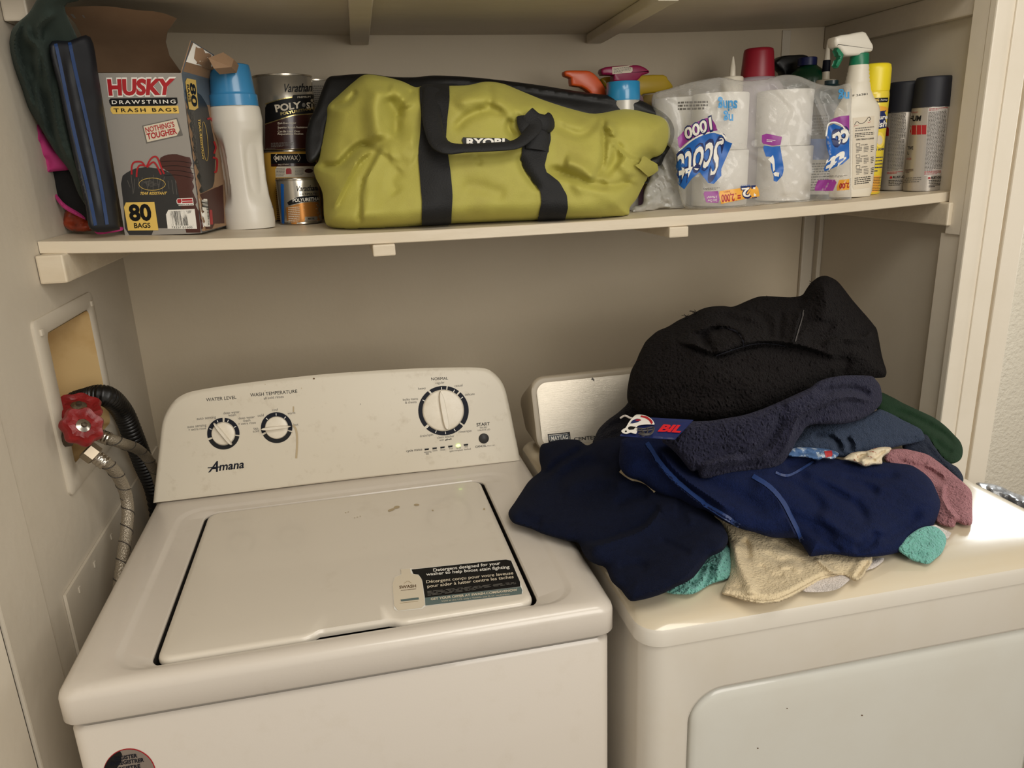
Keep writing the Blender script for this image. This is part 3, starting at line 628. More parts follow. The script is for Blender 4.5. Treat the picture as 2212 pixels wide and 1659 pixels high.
fq = fy-.0138; ca_ = [(dx0+.040, fq)] + [(dx0+.036-.030*math.sin(k*math.pi/16), fq+.030-.030*math.cos(k*math.pi/16)) for k in range(9)] + [(dx0+.006, -.29), (dx1-.006, -.29)] + [(dx1-.036+.030*math.cos(k*math.pi/16), fq+.030-.030*math.sin(k*math.pi/16)) for k in range(9)] + [(dx1-.040, fq)]
b.loops([[(x, y, z) for x, y in ca_] for z in (.02, .8742)], None, False, False, True, False)
R0 = rrect(dx0+.040, dx1-.040, .02, .8742, .0005, 12); RH = lambda k: rrect(dox0-k, dox1+k, doz0-k, doz1+k, .050+k, 12)
b.loops([fxz(R0, fq), fxz(RH(.006), fq), fxz(RH(.002), fq+.001), fxz(RH(0), fq+.004), fxz(RH(0), fq+.03)], None)
b.build('cabinet', DT)
b = MB(DOORM); I = lambda k: rrect(dox0+k, dox1-k, doz0+k, doz1-k, .050-k*.45, 12)
b.loops([fxz(I(.007), fy+.010), fxz(I(.007), fy-.001), fxz(I(.0095), fy-.005), fxz(I(.016), fy-.0072), fxz(I(.026), fy-.0085), fxz(I(.06), fy-.009), fxz(I(.09), fy-.009)], None, False, True)
b.box(dox0-.001, dox1+.001, fy+.011, fy+.014, doz0-.001, doz1+.001, GAP)
db = b.bvh(); s = b
for (u, v, l) in ((1700,1530,1.6),(1700,1534,1),(1862,1545,2),(1548,1492,1.4),(1637,1616,2),(1944,1261,.1),(2176,1352,2)): polyd(s, db, ell(u, v, l, l*.8, 8), RUST, .0004, 5)
door = s.build('door', DT)
b = MB(GAP); c = aty(1886, 1393, fy-.012); b.box(c[0]-.008, c[0]+.008, fy-.0105, fy-.004, c[2]-.005, c[2]+.004, bev=.002); b.build('door_catch', DT)
# control panel
def dplane(pts, off, back=0): 
    n = np.array([0, -1., .38]); n /= np.linalg.norm(n); return [tuple(np.array([a, -.392+(c-.914)*.38, c]) + n*off + np.array([0, back, -max(back-.006, 0)*.6*(1 if c > .96 else 0)])) for a, c in pts]
b = MB(BISQ); F = lambda i: rrect(.727+i, 1.440-i, .916+i, 1.064-i, .030-i*.5, 8)
b.loops([dplane(F(.004), 0, .10), dplane(F(0), 0, .095), dplane(F(0), 0, .006), dplane(F(.002), .001), dplane(F(.006), .002), dplane(F(.012), .001), dplane(F(.014), -.003)], None, True, True); b.build('console', DT)
b = MB(BRUSH); G = lambda i: rrect(.740+i, 1.428-i, .926+i, 1.054-i, .014, 8)
b.loops([dplane(G(.001), -.002), dplane(G(0), .0005), dplane(G(.002), .001)], None, False, True); bb = b.bvh(); s = MB(BLK)
polyd(s, bb, [(1183,938),(1231,933),(1233,956),(1186,962)], BLK, .0004, 8); polyd(s, bb, [(1185,940),(1229.5,935.5),(1231,954),(1188,959)], mat('badge_silver', (150, 146, 138), .3, metal=.6), .0006, 8); polyd(s, bb, [(1186,941.2),(1228.5,936.8),(1230,953),(1188.6,957.8)], mat('badge_slate', (58, 66, 72), .4), .0008, 8)
textl(s, bb, 'MAYTAG', (1191,952), (1227,948), WHT, h=9, off=.0012, bold=.01)
textl(b, bb, 'CENTENNIAL', (1240,952.5), (1322,945), BLK, h=7.5, off=.0006, bold=.01)
polyd(b, bb, [(1273,818),(1279,815),(1291,826),(1292,829)], GREYP, .0005, 6)
fc = b.build('control_panel_face', DT); s.build('badge', fc)

# ================================================================== THINGS ON THE LOWER SHELF
def proj(p):
    q = M3.T @ (np.array([float(c) for c in p]) - CAM); return PW/2 + FPX*q[0]/-q[2], PH/2 - FPX*q[1]/-q[2], -q[2]
def z_at(cx, cy, v):
    lo, hi = 1.2, 1.9
    for i in range(40):
        m = (lo+hi)/2
        if proj((cx, cy, m))[1] > v: lo = m
        else: hi = m
    return (lo+hi)/2
def stand(u, v, r):              # centre of a round base of radius r whose front touches the shelf at pixel (u, v)
    p = on_shelf(u, v); d = np.array([p[0]-CAM[0], p[1]-CAM[1]]); d /= np.linalg.norm(d); return p[0]+d[0]*r, p[1]+d[1]*r
def pxprof(cx, cy, prof):        # (pixel width, pixel height v) -> (radius, z)
    u_, _, d_ = proj((cx, cy, 1.5)); k_ = d_/FPX/2/math.sqrt(1+((u_-PW/2)/FPX)**2)
    return [(w*k_, z_at(cx, cy, v)) for w, v in prof]
PL = lambda name, rgb, rough=.35, **k: mat(name, rgb, rough, **k)

# ---- box of trash bags
BL, BR = on_shelf(270, 508), on_shelf(436, 508); my = (BL[1]+BR[1])/2; BL = np.array([BL[0]*0+aty(270, 508, my+.012)[0], my+.012, 0]); BR = np.array([aty(436, 508, my-.012)[0], my-.012, 0])
zb = shelf_z((BL[0]+BR[0])/2) + .001
def colz(x, y, v): return z_at(x, y, v)
BL[2] = BR[2] = zb; TLp = aty(212, 158, BL[1]); TRp = aty(392, 158, BR[1]); fx = BR-BL; dn = np.array([-fx[1], fx[0], 0]); dn /= np.linalg.norm(dn); DEP = .17
KRAFT = mat('kraft_cardboard', (150, 120, 92), .8, vary=.4, vscale=20, vrgb=(130, 100, 74)); BOXG = mat('box_silver_grey', (150, 145, 138), .4, coat=.2); BOXS = mat('box_side_grey', (98, 104, 110), .4, coat=.2)
t = thing('trash_bag_box', (BL+BR)/2 + dn*DEP/2, 'tall open grey box of eighty drawstring trash bags with red lettering', 'box')
o4 = [BL, BR, BR+dn*DEP, BL+dn*DEP]; t4 = [TLp, TRp, TRp+dn*DEP, TLp+dn*DEP]; th = .0012; cI = sum(t4)/4
inn = [p + (cI-p)*th*14 for p in t4]; inb = [np.array([p[0], p[1], zb+.003]) for p in inn]
b = MB(BOXG); b.add(o4+t4, [(0, 1, 5, 4)], BOXG); b.add(o4+t4, [(1, 2, 6, 5)], BOXS); b.add(o4+t4, [(2, 3, 7, 6), (3, 0, 4, 7), (3, 2, 1, 0)], BOXG)
b.add(t4+inn, [(0, 1, 5, 4), (1, 2, 6, 5), (2, 3, 7, 6), (3, 0, 4, 7)], KRAFT); b.add(inn+inb, [(0, 1, 5, 4), (1, 2, 6, 5), (2, 3, 7, 6), (3, 0, 4, 7), (4, 5, 6, 7)], KRAFT)
bv = b.bvh(); Z6 = lambda *q: [(200+x/3.77, 80+y/3.77) for x, y in q]
rectd(b, bv, Z6((268,1612),(250,1340),(232,1190),(245,1130),(290,1095),(350,1070),(440,1058),(560,1075),(640,1110),(680,1170),(705,1290),(722,1400),(740,1500),(765,1612)), DGREY, .0003)
polyd(b, bv, Z6((520,1000),(600,958),(680,952),(760,975),(818,985),(850,1270),(885,1612),(768,1612),(722,1400),(705,1290),(680,1170),(640,1110),(560,1060)), BROWNP, .0004)
for k in range(4): lined(b, bv, Z6((560+k*8,1015+k*38),(690,1010+k*38),(822,1030+k*40)), 1, BLK, .0006)
for q in (((320,1120),(322,1050),(345,1018),(400,1018),(430,1055)),((440,1060),(470,1000),(500,975),(530,985),(560,1060),(585,1115)),((360,1140),(365,1080),(385,1045),(420,1045)),((445,1062),(490,1020),(520,1040),(560,1120))): lined(b, bv, Z6(*q), 3.6, RED, .0008)
r_ = random.Random(2)
for k in range(14): x = 285 + k*30; lined(b, bv, Z6((x, 1150+r_.uniform(-30, 20)), (x+r_.uniform(-25, 25), 1240+r_.uniform(-20, 60))), .8, GREYP, .0006)
lined(b, bv, Z6(*ell(487, 1198, 108, 50, 20)), .9, YEL, .0009, 1, closed=True)
for k in range(6): lined(b, bv, Z6((400+k*14, 1180+k*8), (480+k*12, 1170+k*6)), .7, GREYP, .0009, 1)
textq(b, bv, 'TEAR RESISTANT', Z6((385,1284),(600,1282),(605,1260),(388,1262)), YEL, .0008, .02, .2)
rectd(b, bv, Z6((250,1347),(504,1342),(538,1573),(290,1576)), YEL, .0006); textq(b, bv, '80', Z6((305,1492),(488,1488),(470,1362),(290,1368)), BLK, .001, .04); textq(b, bv, 'BAGS', Z6((342,1555),(475,1552),(470,1512),(338,1515)), BLK, .001, .02)
rectd(b, bv, Z6((595,1408),(832,1400),(852,1562),(612,1562)), WHT, .0006); barcode(b, bv, Z6((628,1418),(805,1412),(822,1535),(642,1537)), BLK); textq(b, bv, '73257 01600', Z6((645,1557),(815,1556),(813,1540),(644,1541)), BLK, .0008)
rectd(b, bv, Z6((682,1315),(816,1309),(826,1370),(690,1374)), WHT, .0006); rectd(b, bv, Z6((728,1320),(812,1316),(815,1332),(730,1335)), RED, .0009); rectd(b, bv, Z6((730,1340),(815,1337),(818,1350),(732,1352)), RED, .0009); rectd(b, bv, Z6((688,1320),(722,1319),(728,1352),(694,1353)), RED, .0009)
polyd(b, bv, Z6(*[(707+ (12 if k % 2 == 0 else 5)*math.sin(k*math.pi/5), 1337-(13 if k % 2 == 0 else 5)*math.cos(k*math.pi/5)) for k in range(10)]), WHT, .0012, 4); textq(b, bv, 'MADE IN THE USA', Z6((696,1370),(822,1366),(821,1357),(695,1360)), BLK, .0009, .02)
textq(b, bv, 'HUSKY', Z6((128,474),(657,467),(680,338),(113,344)), WHT, .0006, .09); textq(b, bv, 'HUSKY', Z6((134,470),(650,463),(672,344),(120,349)), RED, .001, .05)
rectd(b, bv, Z6((133,500),(689,493),(697,556),(142,563)), BLK, .0005); textq(b, bv, 'DRAWSTRING', Z6((160,546),(680,540),(676,510),(157,516)), WHT, .001, .015, spacing=1.35)
rectd(b, bv, Z6((144,566),(698,559),(707,622),(152,628)), YEL, .0005); textq(b, bv, 'TRASH BAGS', Z6((178,612),(690,605),(686,577),(172,582)), BLK, .001, .015, spacing=1.35)
rectd(b, bv, Z6((405,722),(690,658),(736,800),(440,866)), GREYP, .0005); rectd(b, bv, Z6((416,728),(684,668),(722,795),(447,856)), CREAMP, .0008)
textq(b, bv, "NOTHING'S", Z6((437,780),(672,728),(660,688),(428,738)), RED, .001, .02); textq(b, bv, 'TOUGHER', Z6((450,835),(692,785),(680,740),(440,788)), RED, .001, .03)
# side print
polyd(b, bv, Z6((738,420),(800,420),(880,470),(935,560),(960,700),(1000,900),(990,1180),(975,1225),(855,1290),(800,900)), DGREY, .0004); rectd(b, bv, Z6((855,1290),(1060,1200),(1075,1590),(888,1612)), BROWNP, .0004)
rectd(b, bv, Z6((748,332),(838,350),(860,602),(782,588)), YEL, .0007); textq(b, bv, '80', Z6((786,368),(806,565),(850,570),(832,385)), BLK, .001, .03); textq(b, bv, 'BAGS', Z6((763,385),(777,530),(797,532),(781,388)), BLK, .001, .02)
fine(b, bv, Z6((822,600),(858,1060),(835,1060),(790,600)), 3, GREYP, .0007); textq(b, bv, 'TEAR-RESISTANT', Z6((853,665),(890,1000),(903,1000),(872,668)), YEL, .0009, .02); lined(b, bv, Z6(*ell(912, 850, 22, 160, 20, -5)), .8, YEL, .0009, 1, closed=True)
for q in (((930,670),(960,665),(990,720),(1000,780)),((985,850),(1000,900),(985,950)),((975,980),(1010,1000),(1005,1090),(985,1100))): lined(b, bv, Z6(*q), 4, RED, .0009)
rectd(b, bv, Z6((870,1315),(930,1320),(955,1542),(902,1548)), WHT, .0007); barcode(b, bv, Z6((938,1340),(946,1530),(905,1535),(880,1330)), BLK, .001)
rectd(b, bv, Z6((948,1405),(970,1408),(978,1525),(955,1528)), RED, .0007)
box_o = b.build('carton', t)
def sheet(mb, pts, n, m, m2=None):   # folded board with thickness: pts are 3D corners
    P = [np.array(p, float) for p in pts]; nn = np.cross(P[1]-P[0], P[-1]-P[0]); nn = nn/np.linalg.norm(nn)*n; k = len(P)
    mb.add([tuple(p) for p in P]+[tuple(p+nn) for p in P], [tuple(range(k))], m); mb.add([tuple(p) for p in P]+[tuple(p+nn) for p in P], [tuple(range(2*k-1, k-1, -1))] + [(i, (i+1) % k, (i+1) % k+k, i+k) for i in range(k)], m2 or m)
# rear flap rising from the back edge and leaning
hb = t4[3][1]; A, B = t4[3], t4[2]
b = MB(KRAFT); rows = []; FL = [((200,157),(392,157)), ((193,120),(366,120)), ((180,85),(358,90)), ((162,50),(362,68)), ((128,10),(382,42))]
for i, (a, c) in enumerate(FL):
    yy = (hb+BR[1]+DEP)/2 - .004 - .13*(i/4)**1.2; n = 10; row = []
    for k in range(n+1):
        u = a[0]+(c[0]-a[0])*k/n; v = a[1]+(c[1]-a[1])*k/n - (10*math.sin(math.pi*k/n) if i == 4 else 0) - (8*max(0, 1-abs(k/n-.86)/.2) if i == 4 else 0)
        row.append(aty(u, v, yy - .012*math.sin(math.pi*k/n)*(i/4)))
    rows.append([np.array([p_[0], p_[1], min(p_[2], ZU-.017)]) for p_ in row])
n = 11; vs = [p for r in rows for p in r]; fs = [(i*n+k, i*n+k+1, (i+1)*n+k+1, (i+1)*n+k) for i in range(4) for k in range(n-1)]
b.add(vs, fs, None, True); b.add([p + np.array([0, .0015, 0]) for p in vs], [f[::-1] for f in fs], BOXG, True); b.build('rear_flap', t)
b = MB(BOXS); E_ = t4[1]; G_ = t4[1]+dn*DEP*.8; up = [aty(413, 88, E_[1]+.02), aty(462, 118, E_[1]+.07), aty(480, 150, E_[1]+.12)]
sheet(b, [E_, G_, up[2], up[1], up[0]], -.0015, BOXS, KRAFT); fbv = b.bvh()
polyd(b, fbv, [(417,92),(459,119),(457,132),(476,146),(478,155),(401,133)], WHT, .0006, 8); polyd(b, fbv, [(422,100),(428,103),(450,104),(456,118),(452,132),(470,140),(466,152),(440,146),(424,133),(418,125)], KRAFT, .001, 7)
b.build('torn_side_flap', t)
b = MB(KRAFT); P0 = E_ + dn*.03; q = [aty(450, 125, P0[1]), aty(482, 113, P0[1]+.01), aty(505, 128, P0[1]+.03), aty(500, 145, P0[1]+.03), aty(462, 148, P0[1])]
b.loops([[tuple(p) for p in q], [tuple(p + np.array([.004, .03, -.006])) for p in q]], None, True, True, False); b.build('torn_cardboard_scrap', t)

# ---- detergent bottle
cx, cy = stand(545, 497, .048); cx = aty(543, 497, cy)[0]; z0 = shelf_z(cx)+.0008
HW = PL('white_hdpe', (214, 208, 196), .38, coat=.1); CAPB = PL('blue_cap_plastic', (56, 132, 182), .3, coat=.3)
t = thing('detergent_bottle', (cx, cy, z0), 'white waisted plastic bottle with blue cap beside the trash bag box', 'bottle')
pr = pxprof(cx, cy, [(100,497),(110,492),(113,478),(111,455),(100,425),(96,390),(97,350),(101,310),(109,275),(112,262),(110,250),(107,235),(104,229),(98,228)]); dz = z0 - pr[0][1]
pr = [(r, z0 if i == 0 else z) for i, (r, z) in enumerate(pr)]
b = MB(HW); L = []
zlo, zhi = pr[3][1], pr[8][1]
from bisect import bisect
def interp(pr, z):
    for i in range(len(pr)-1):
        if pr[i][1] <= z <= pr[i+1][1]: t_ = (z-pr[i][1])/max(pr[i+1][1]-pr[i][1], 1e-9); return pr[i][0]*(1-t_)+pr[i+1][0]*t_
    return pr[-1][0]
zs = list(np.linspace(pr[0][1], pr[-1][1], 64))
for z in zs:
    r = interp(pr, z); l = []
    for k in range(80):
        a = 2*math.pi*k/80; q = r
        for ca in (-48, 200):                 # grip hollows either side
            da = (math.degrees(a)-ca+180) % 360 - 180; g_ = max(0, 1-(da/34)**2)*max(0, 1-((z-(zlo+zhi)/2)/((zhi-zlo)*.46))**2); q -= .007*min(1, g_*1.8)
        l.append((cx + q*math.cos(a), cy + q*.82*math.sin(a), z))
    L.append(l)
b.loops(L, None, True, True); bv = b.bvh()
fine(b, bv, [(574,300),(580,300),(594,450),(588,450)], 26, BLUEP, .0005); barcode(b, bv, [(584,385),(592,385),(596,425),(588,425)], BLK, .0006)
b.build('body', t)
b = MB(CAPB); pr2 = pxprof(cx, cy, [(103,230),(103,206),(97,204),(95,200),(86,148),(82,141),(70,139)]); b.lathe([(r, z) for r, z in pr2], cx, cy, 0, None, 56, sy=.86)
for k in range(3): b.tube([(cx+pr2[3][0]*.82*math.cos(a), cy+pr2[3][0]*.70*math.sin(a), z) for a, z in ((-1.1+k*2, z_at(cx, cy, 196)), (-1.25+k*2, z_at(cx, cy, 170)))], .0012, None, 6, 4)
b.build('cap', t)

# ---- paint cans
def can(name, ctr, w, vt, vb, label, zbase=None, group=None, bodym=None, prints=None, y=None, zt=None):
    cx, cy = ctr; u_, _, dd = proj((cx, cy, 1.5)); r = w/2*dd/FPX/math.sqrt(1+((u_-PW/2)/FPX)**2); zb = (shelf_z(cx)+.0008) if zbase is None else zbase; ztp = z_at(cx, cy, vt) if zt is None else zt
    t = thing(name, (cx, cy, zb), label, 'can', group)
    b = MB(bodym); b.lathe([(r*.97, zb+.003), (r, zb+.005), (r, ztp-.004), (r*.985, ztp-.003)], cx, cy, 0, None, 72, cap=True)
    b.lathe([(r*.96, zb), (r*1.02, zb+.001), (r*1.02, zb+.004), (r, zb+.005)], cx, cy, 0, TIN, 64, cap=False)
    bv = b.bvh()
    if prints: prints(b, bv)
    b.build('can_body', t)
    b = MB(TIN); b.lathe([(r*.99, ztp-.004), (r*1.02, ztp-.003), (r*1.02, ztp-.0005), (r*.99, ztp), (r*.95, ztp-.0005), (r*.93, ztp-.003), (r*.86, ztp-.0035), (r*.84, ztp-.001), (r*.78, ztp-.0008), (r*.76, ztp-.003), (.0002, ztp-.003)], cx, cy, 0, None, 64, cap=False); b.build('lid', t)
    return r, zb, ztp
TINB = mat('label_silver', (188, 182, 170), .25, metal=.75); GOLDB = mat('label_gold', (190, 128, 62), .3, metal=.55); BRN = mat('label_brown', (52, 24, 20), .3, coat=.2); GOLDL = mat('gold_foil', (190, 170, 110), .25, metal=.8)
ZC = lambda *q: [(560+x/4.606, 140+y/4.606) for x, y in q]
sc = stand(652, 486, .042); 
def p_small(b, bv):
    polyd(b, bv, ZC((268,1420),(330,1400),(420,1375),(520,1365),(640,1370),(660,1600),(280,1600)), GOLDB, .0004, 8)
    rectd(b, bv, ZC((215,1180),(245,1190),(250,1590),(225,1590)), BLUEP, .0004)
    polyd(b, bv, ZC((262,1380),(325,1340),(400,1310),(520,1300),(650,1305),(650,1350),(520,1355),(400,1372),(270,1405)), BLK, .0006, 8)
    textq(b, bv, 'Varathane', ZC((362,1258),(598,1248),(600,1195),(362,1205)), BLK, .0008, .01, .25); textq(b, bv, 'ULTIMATE', ZC((408,1298),(568,1292),(568,1272),(408,1278)), BLK, .0008)
    textq(b, bv, 'POLYURETHANE', ZC((335,1366),(645,1345),(645,1312),(332,1332)), WHT, .0009, .02)
    fine(b, bv, ZC((290,1415),(400,1405),(405,1570),(295,1575)), 9, CREAMP, .0008, seed=4); rectd(b, bv, ZC((452,1512),(575,1508),(578,1545),(455,1550)), TINB, .0009); textq(b, bv, 'MATTE', ZC((485,1540),(545,1538),(545,1522),(485,1524)), BLK, .0011, .02)
    for yy in (1400, 1440): lined(b, bv, ZC((440,yy),(570,yy-8)), .8, CREAMP, .0008, 1)
can('paint_can', sc, 92, 385, 486, 'small gold and silver polyurethane can in front of the stacked cans', bodym=TINB, prints=p_small)
mc = (aty(640, 470, sc[1]+.095)[0], sc[1]+.095)
YELC = mat('label_yellow', (196, 150, 60), .4)
def p_min(b, bv):
    rectd(b, bv, ZC((115,862),(600,850),(600,975),(118,985)), BLK, .0004, 8); rectd(b, bv, ZC((118,985),(600,975),(600,1005),(120,1012)), BRN, .0005, 8)
    lined(b, bv, ZC((145,925),(170,890),(390,888),(408,925),(392,960),(170,965)), 1.1, CREAMP, .0008, 1, closed=True); textq(b, bv, 'MINWAX', ZC((162,950),(385,946),(385,902),(162,906)), CREAMP, .0008, .01)
    rectd(b, bv, ZC((160,1012),(560,1008),(560,1115),(165,1120)), CREAMP, .0005, 8); rectd(b, bv, ZC((265,1030),(320,1028),(322,1085),(268,1088)), RED, .0008, 8)
    textl(b, bv, 'PRE-STAIN', ZC((190,1002))[0], ZC((290,998))[0], CREAMP, off=.0008); fine(b, bv, ZC((170,1025),(255,1022),(255,1110),(170,1112)), 6, GREYP, .0008, seed=8); fine(b, bv, ZC((355,1030),(440,1028),(440,1100),(355,1102)), 6, GREYP, .0008, seed=9)
    polyd(b, bv, ZC(*ell(490, 1055, 42, 22, 14)), BROWNP, .0008, 5); fine(b, bv, ZC((165,1125),(330,1120),(330,1180),(165,1185)), 4, BROWNP, .0008, seed=10); fine(b, bv, ZC((165,1190),(208,1190),(225,1560),(180,1560)), 18, BRN, .0008, seed=11)
rm, zbm, ztm = can('paint_can', mc, 118, 325, 480, 'yellow pre-stain can under the taller brown can, mostly hidden', bodym=YELC, prints=p_min)
def p_var(b, bv):
    polyd(b, bv, ZC((60,395),(200,350),(330,325),(440,318),(540,322),(540,480),(430,490),(330,500),(200,540),(60,590)), BLK, .0004, 8)
    polyd(b, bv, ZC((60,595),(200,550),(330,510),(430,498),(560,492),(560,830),(60,840)), BRN, .0004, 8)
    lined(b, bv, ZC((60,392),(200,346),(330,322),(440,314),(540,318)), 2.2, GOLDL, .0007); lined(b, bv, ZC((60,592),(200,545),(330,504),(430,494),(540,488)), 2, GOLDL, .0007)
    textq(b, bv, 'Varathane', ZC((232,272),(560,262),(560,180),(235,190)), BLK, .0008, .015, .25); polyd(b, bv, ZC((320,320),(340,300),(520,292),(540,300),(540,335),(345,342)), BLK, .0008, 6); textq(b, bv, 'PREMIUM', ZC((378,332),(505,326),(505,308),(378,314)), CREAMP, .001)
    textq(b, bv, 'POLY', ZC((168,470),(412,425),(410,365),(152,400)), CREAMP, .0009, .035); textq(b, bv, 'STAIN', ZC((468,435),(660,430),(660,370),(466,375)), CREAMP, .0009, .035); polyd(b, bv, ZC(*ell(440, 400, 18, 22, 10)), GREYP, .0008, 5)
    textq(b, bv, 'POLYURETHANE', ZC((215,502),(560,440),(560,415),(208,475)), GOLDL, .0009, .03)
    for y, w, t_ in ((590,180,'Rich Even Color'),(632,290,'Superior Scratch Resistance'),(672,220,'Can Be Used Over'),(698,250,'Polyurethane Finishes')): textl(b, bv, t_, ZC((186,y))[0], ZC((186+w,y-3))[0], CREAMP, off=.0008, bold=.01, h=4.0)
    lined(b, bv, ZC((186,598),(335,595)), .6, CREAMP, .0008, 1); lined(b, bv, ZC((186,640),(335,637)), .6, CREAMP, .0008, 1); fine(b, bv, ZC((120,775),(340,768),(340,815),(120,820)), 4, GREYP, .0008, seed=12)
vc = (aty(627, 320, mc[1]-.006)[0], mc[1]-.006)
can('paint_can', vc, 126, 165, 325, 'tall brown and black poly stain can stacked on the pre-stain can', zbase=ztm+.0006, bodym=TINB, prints=p_var)
def p_bk(b, bv): fine(b, bv, [(672,184),(702,184),(702,300),(672,300)], 26, GREYP, .0006, seed=21)
can('paint_can', (aty(680, 320, mc[1]+.07)[0]+.012, mc[1]+.07), 92, 175, 470, 'rear silver can with small print, glimpsed between brown can and green bag', bodym=mat('label_pale', (170, 162, 148), .4), prints=p_bk)

# ---- dark green jacket, pink cloth, blue striped cloth, left end
JK = mat('dark_green_cloth', (30, 42, 36), .9, sheen=.4, bump=.15, bscale=500); PK = mat('pink_cloth', (178, 48, 112), .8, sheen=.2, bump=.3, bscale=200); BKC = mat('black_cloth', (14, 14, 15), .9, bump=.3, bscale=200)
BLC = mat('navy_satin', (9, 12, 20), .55); BST = mat('blue_satin_stripe', (20, 50, 96), .4)
b = MB(JK)
puff(b, [(62,28),(84,-6),(112,-22),(160,-20),(172,0),(140,14),(162,70),(190,130),(205,160),(215,300),(228,470),(205,470),(170,420),(150,370),(120,330),(90,280),(62,235),(45,190),(25,140),(20,100),(28,60)],
     [(60,40,-.42),(20,120,-.38),(60,235,-.37),(150,370,-.37),(220,460,-.35),(200,150,-.35),(150,40,-.41),(120,-20,-.45),(100,150,-.385)], .03, 30, 4,
     [('s', [(60,30),(35,90),(55,170),(85,250)], 12, 0.024), ('r', [(55,40),(60,80),(82,110),(80,200),(95,280)], 7, 0.024), ('z', [(92,58),(90,110),(105,200),(125,300),(160,390)], 10, 0.024), ('s', [(130,30),(88,60),(95,120),(110,220)], 9, 0.020), ('v', [(70,130),(90,220),(120,310)], 6, 0.020), ('r', [(120,150),(140,280),(180,410)], 8, 0.014)], nz=.004, m=None, seed=1)
tag(b.build('jacket'), 'dark green fabric jacket bunched at the far left end against the wall', 'jacket')
b = MB(PK)
puff(b, [(56,245),(62,300),(70,350),(84,395),(95,402),(104,385),(106,372),(155,365),(160,340),(120,325),(95,290),(75,255)], [(60,260,-.345),(90,400,-.34),(155,360,-.33),(110,330,-.335)], .012, 14, 4,
     [('v', [(66,365),(82,362),(100,345),(105,375)], 4, .008), ('s', [(90,290),(80,330),(82,362)], 6, .006)], nz=.002, seed=2)
puff(b, [(118,415),(140,440),(175,462),(190,478),(178,472),(140,452),(122,432)], [(118,415,-.33),(190,478,-.36)], .005, 6, 4, nz=.001, seed=3)
puff(b, [(203,497),(225,495),(262,490),(266,497),(240,503),(212,506)], [(203,497,-.375),(266,495,-.35)], .004, 5, 4, nz=.0005, seed=3)
tag(b.build('pink_cloth'), 'bright pink cloth hanging below the dark green jacket at the left wall', 'cloth')
b = MB(BKC)
puff(b, [(92,295),(125,330),(160,370),(190,400),(215,450),(212,495),(195,480),(150,455),(118,420),(108,380),(84,360),(82,330)], [(90,300,-.30),(190,420,-.33),(215,490,-.345),(118,420,-.31)], .012, 20, 5, nz=.004, seed=4)
tag(b.build('black_cloth'), 'black cloth folded between the pink cloth and the blue striped one', 'cloth')
b = MB(BLC)
puff(b, [(106,97),(150,88),(195,80),(212,160),(225,260),(240,360),(258,480),(252,497),(197,497),(184,440),(164,360),(146,280),(127,190)], [(118,95,-.43),(195,90,-.39),(205,495,-.42),(255,490,-.39),(225,300,-.375),(160,280,-.415)], .012, 16, 4,
     [('v', [(138,92),(158,210),(188,345),(218,488)], 7, .004)], nz=.002, seed=5)
bv = b.bvh()
lined(b, bv, [(120,95),(132,150),(147,225),(168,320),(190,410),(206,487)], 7, BST, .0006); lined(b, bv, [(150,92),(162,150),(180,230),(200,320),(218,405),(231,485)], 7.5, BST, .0006)
tag(b.build('striped_cloth'), 'navy satin cloth with two long blue stripes standing beside the trash bag box', 'cloth')
b = MB(mat('orange_foil', (150, 52, 18), .4, vary=.6, vscale=60, vrgb=(60, 20, 14), bump=.6, bscale=80, coat=.4))
puff(b, [(136,470),(145,452),(165,455),(190,470),(205,485),(200,498),(160,500),(138,488)], [(136,470,-.31),(205,490,-.33)], .012, 12, 4, nz=.008, nscale=60, seed=6)
tag(b.build('foil_packet'), 'crumpled glossy orange packet in the left shelf corner under the cloths', 'packet')

# ---- green tool bag
GB = mat('lime_canvas', (172, 165, 76), .72, vary=.45, vscale=9, vrgb=(150, 138, 66), bump=.25, bscale=420, sheen=.15); BW = mat('black_webbing', (17, 17, 18), .75, bump=.5, bscale=350); BZ = mat('black_nylon', (13, 13, 14), .6, bump=.2, bscale=200)
ZG = lambda *q: [(660+x/2.6976, 140+y/2.6976) for x, y in q]
cg = on_shelf(1000, 487); t = thing('tool_bag', (cg[0], cg[1]+.12, shelf_z(cg[0])), 'large lime green canvas duffel with black webbing straps, sagging open', 'duffel bag')
Yb = lambda u, v: float(on_shelf(u, v)[1])
yL, yM, yR = Yb(775, 495), Yb(1050, 483), Yb(1355, 467)
b = MB(GB)
out = ZG((20,900+0),(48,600),(75,560),(88,480),(105,400),(125,300),(130,240),(190,180),(280,100),(345,58),(440,65),(560,95),(640,130),(700,120),(840,122),(950,118),(1050,98),(1150,110),(1250,150),(1400,210),(1560,260),(1690,285),(1860,258),(1990,280),(2100,320),(2125,420),(2080,520),(2010,550),(2050,600),(2000,650),(1960,720),(1930,780),(1890,830),(1885,870),(1850,885),(1700,895),(1350,905),(840,925),(300,962),(150,945),(110,900),(100,750),(60,660))[1:]
yf_ = lambda x: float(np.interp(x, [690, 775, 1050, 1355, 1400], [yL+.05, yL, yM, yR, yR+.03]))
dep = [(p[0], p[1], yf_(p[0])+.006) for p in ZG((150,945),(300,962),(840,925),(1350,905),(1850,885))] + [(p[0], p[1], yf_(p[0])+dy) for p, dy in zip(ZG((60,660),(105,400),(345,58),(700,120),(1050,98),(1400,210),(1690,285),(2100,320),(2125,420),(1930,780),(840,500),(1350,560),(1700,500)), (.06, .09, .12, .10, .10, .10, .10, .08, .09, .05, .02, .02, .04))]
C_ = lambda k, q, w, a: (k, ZG(*q), w*.85, a*1.45)
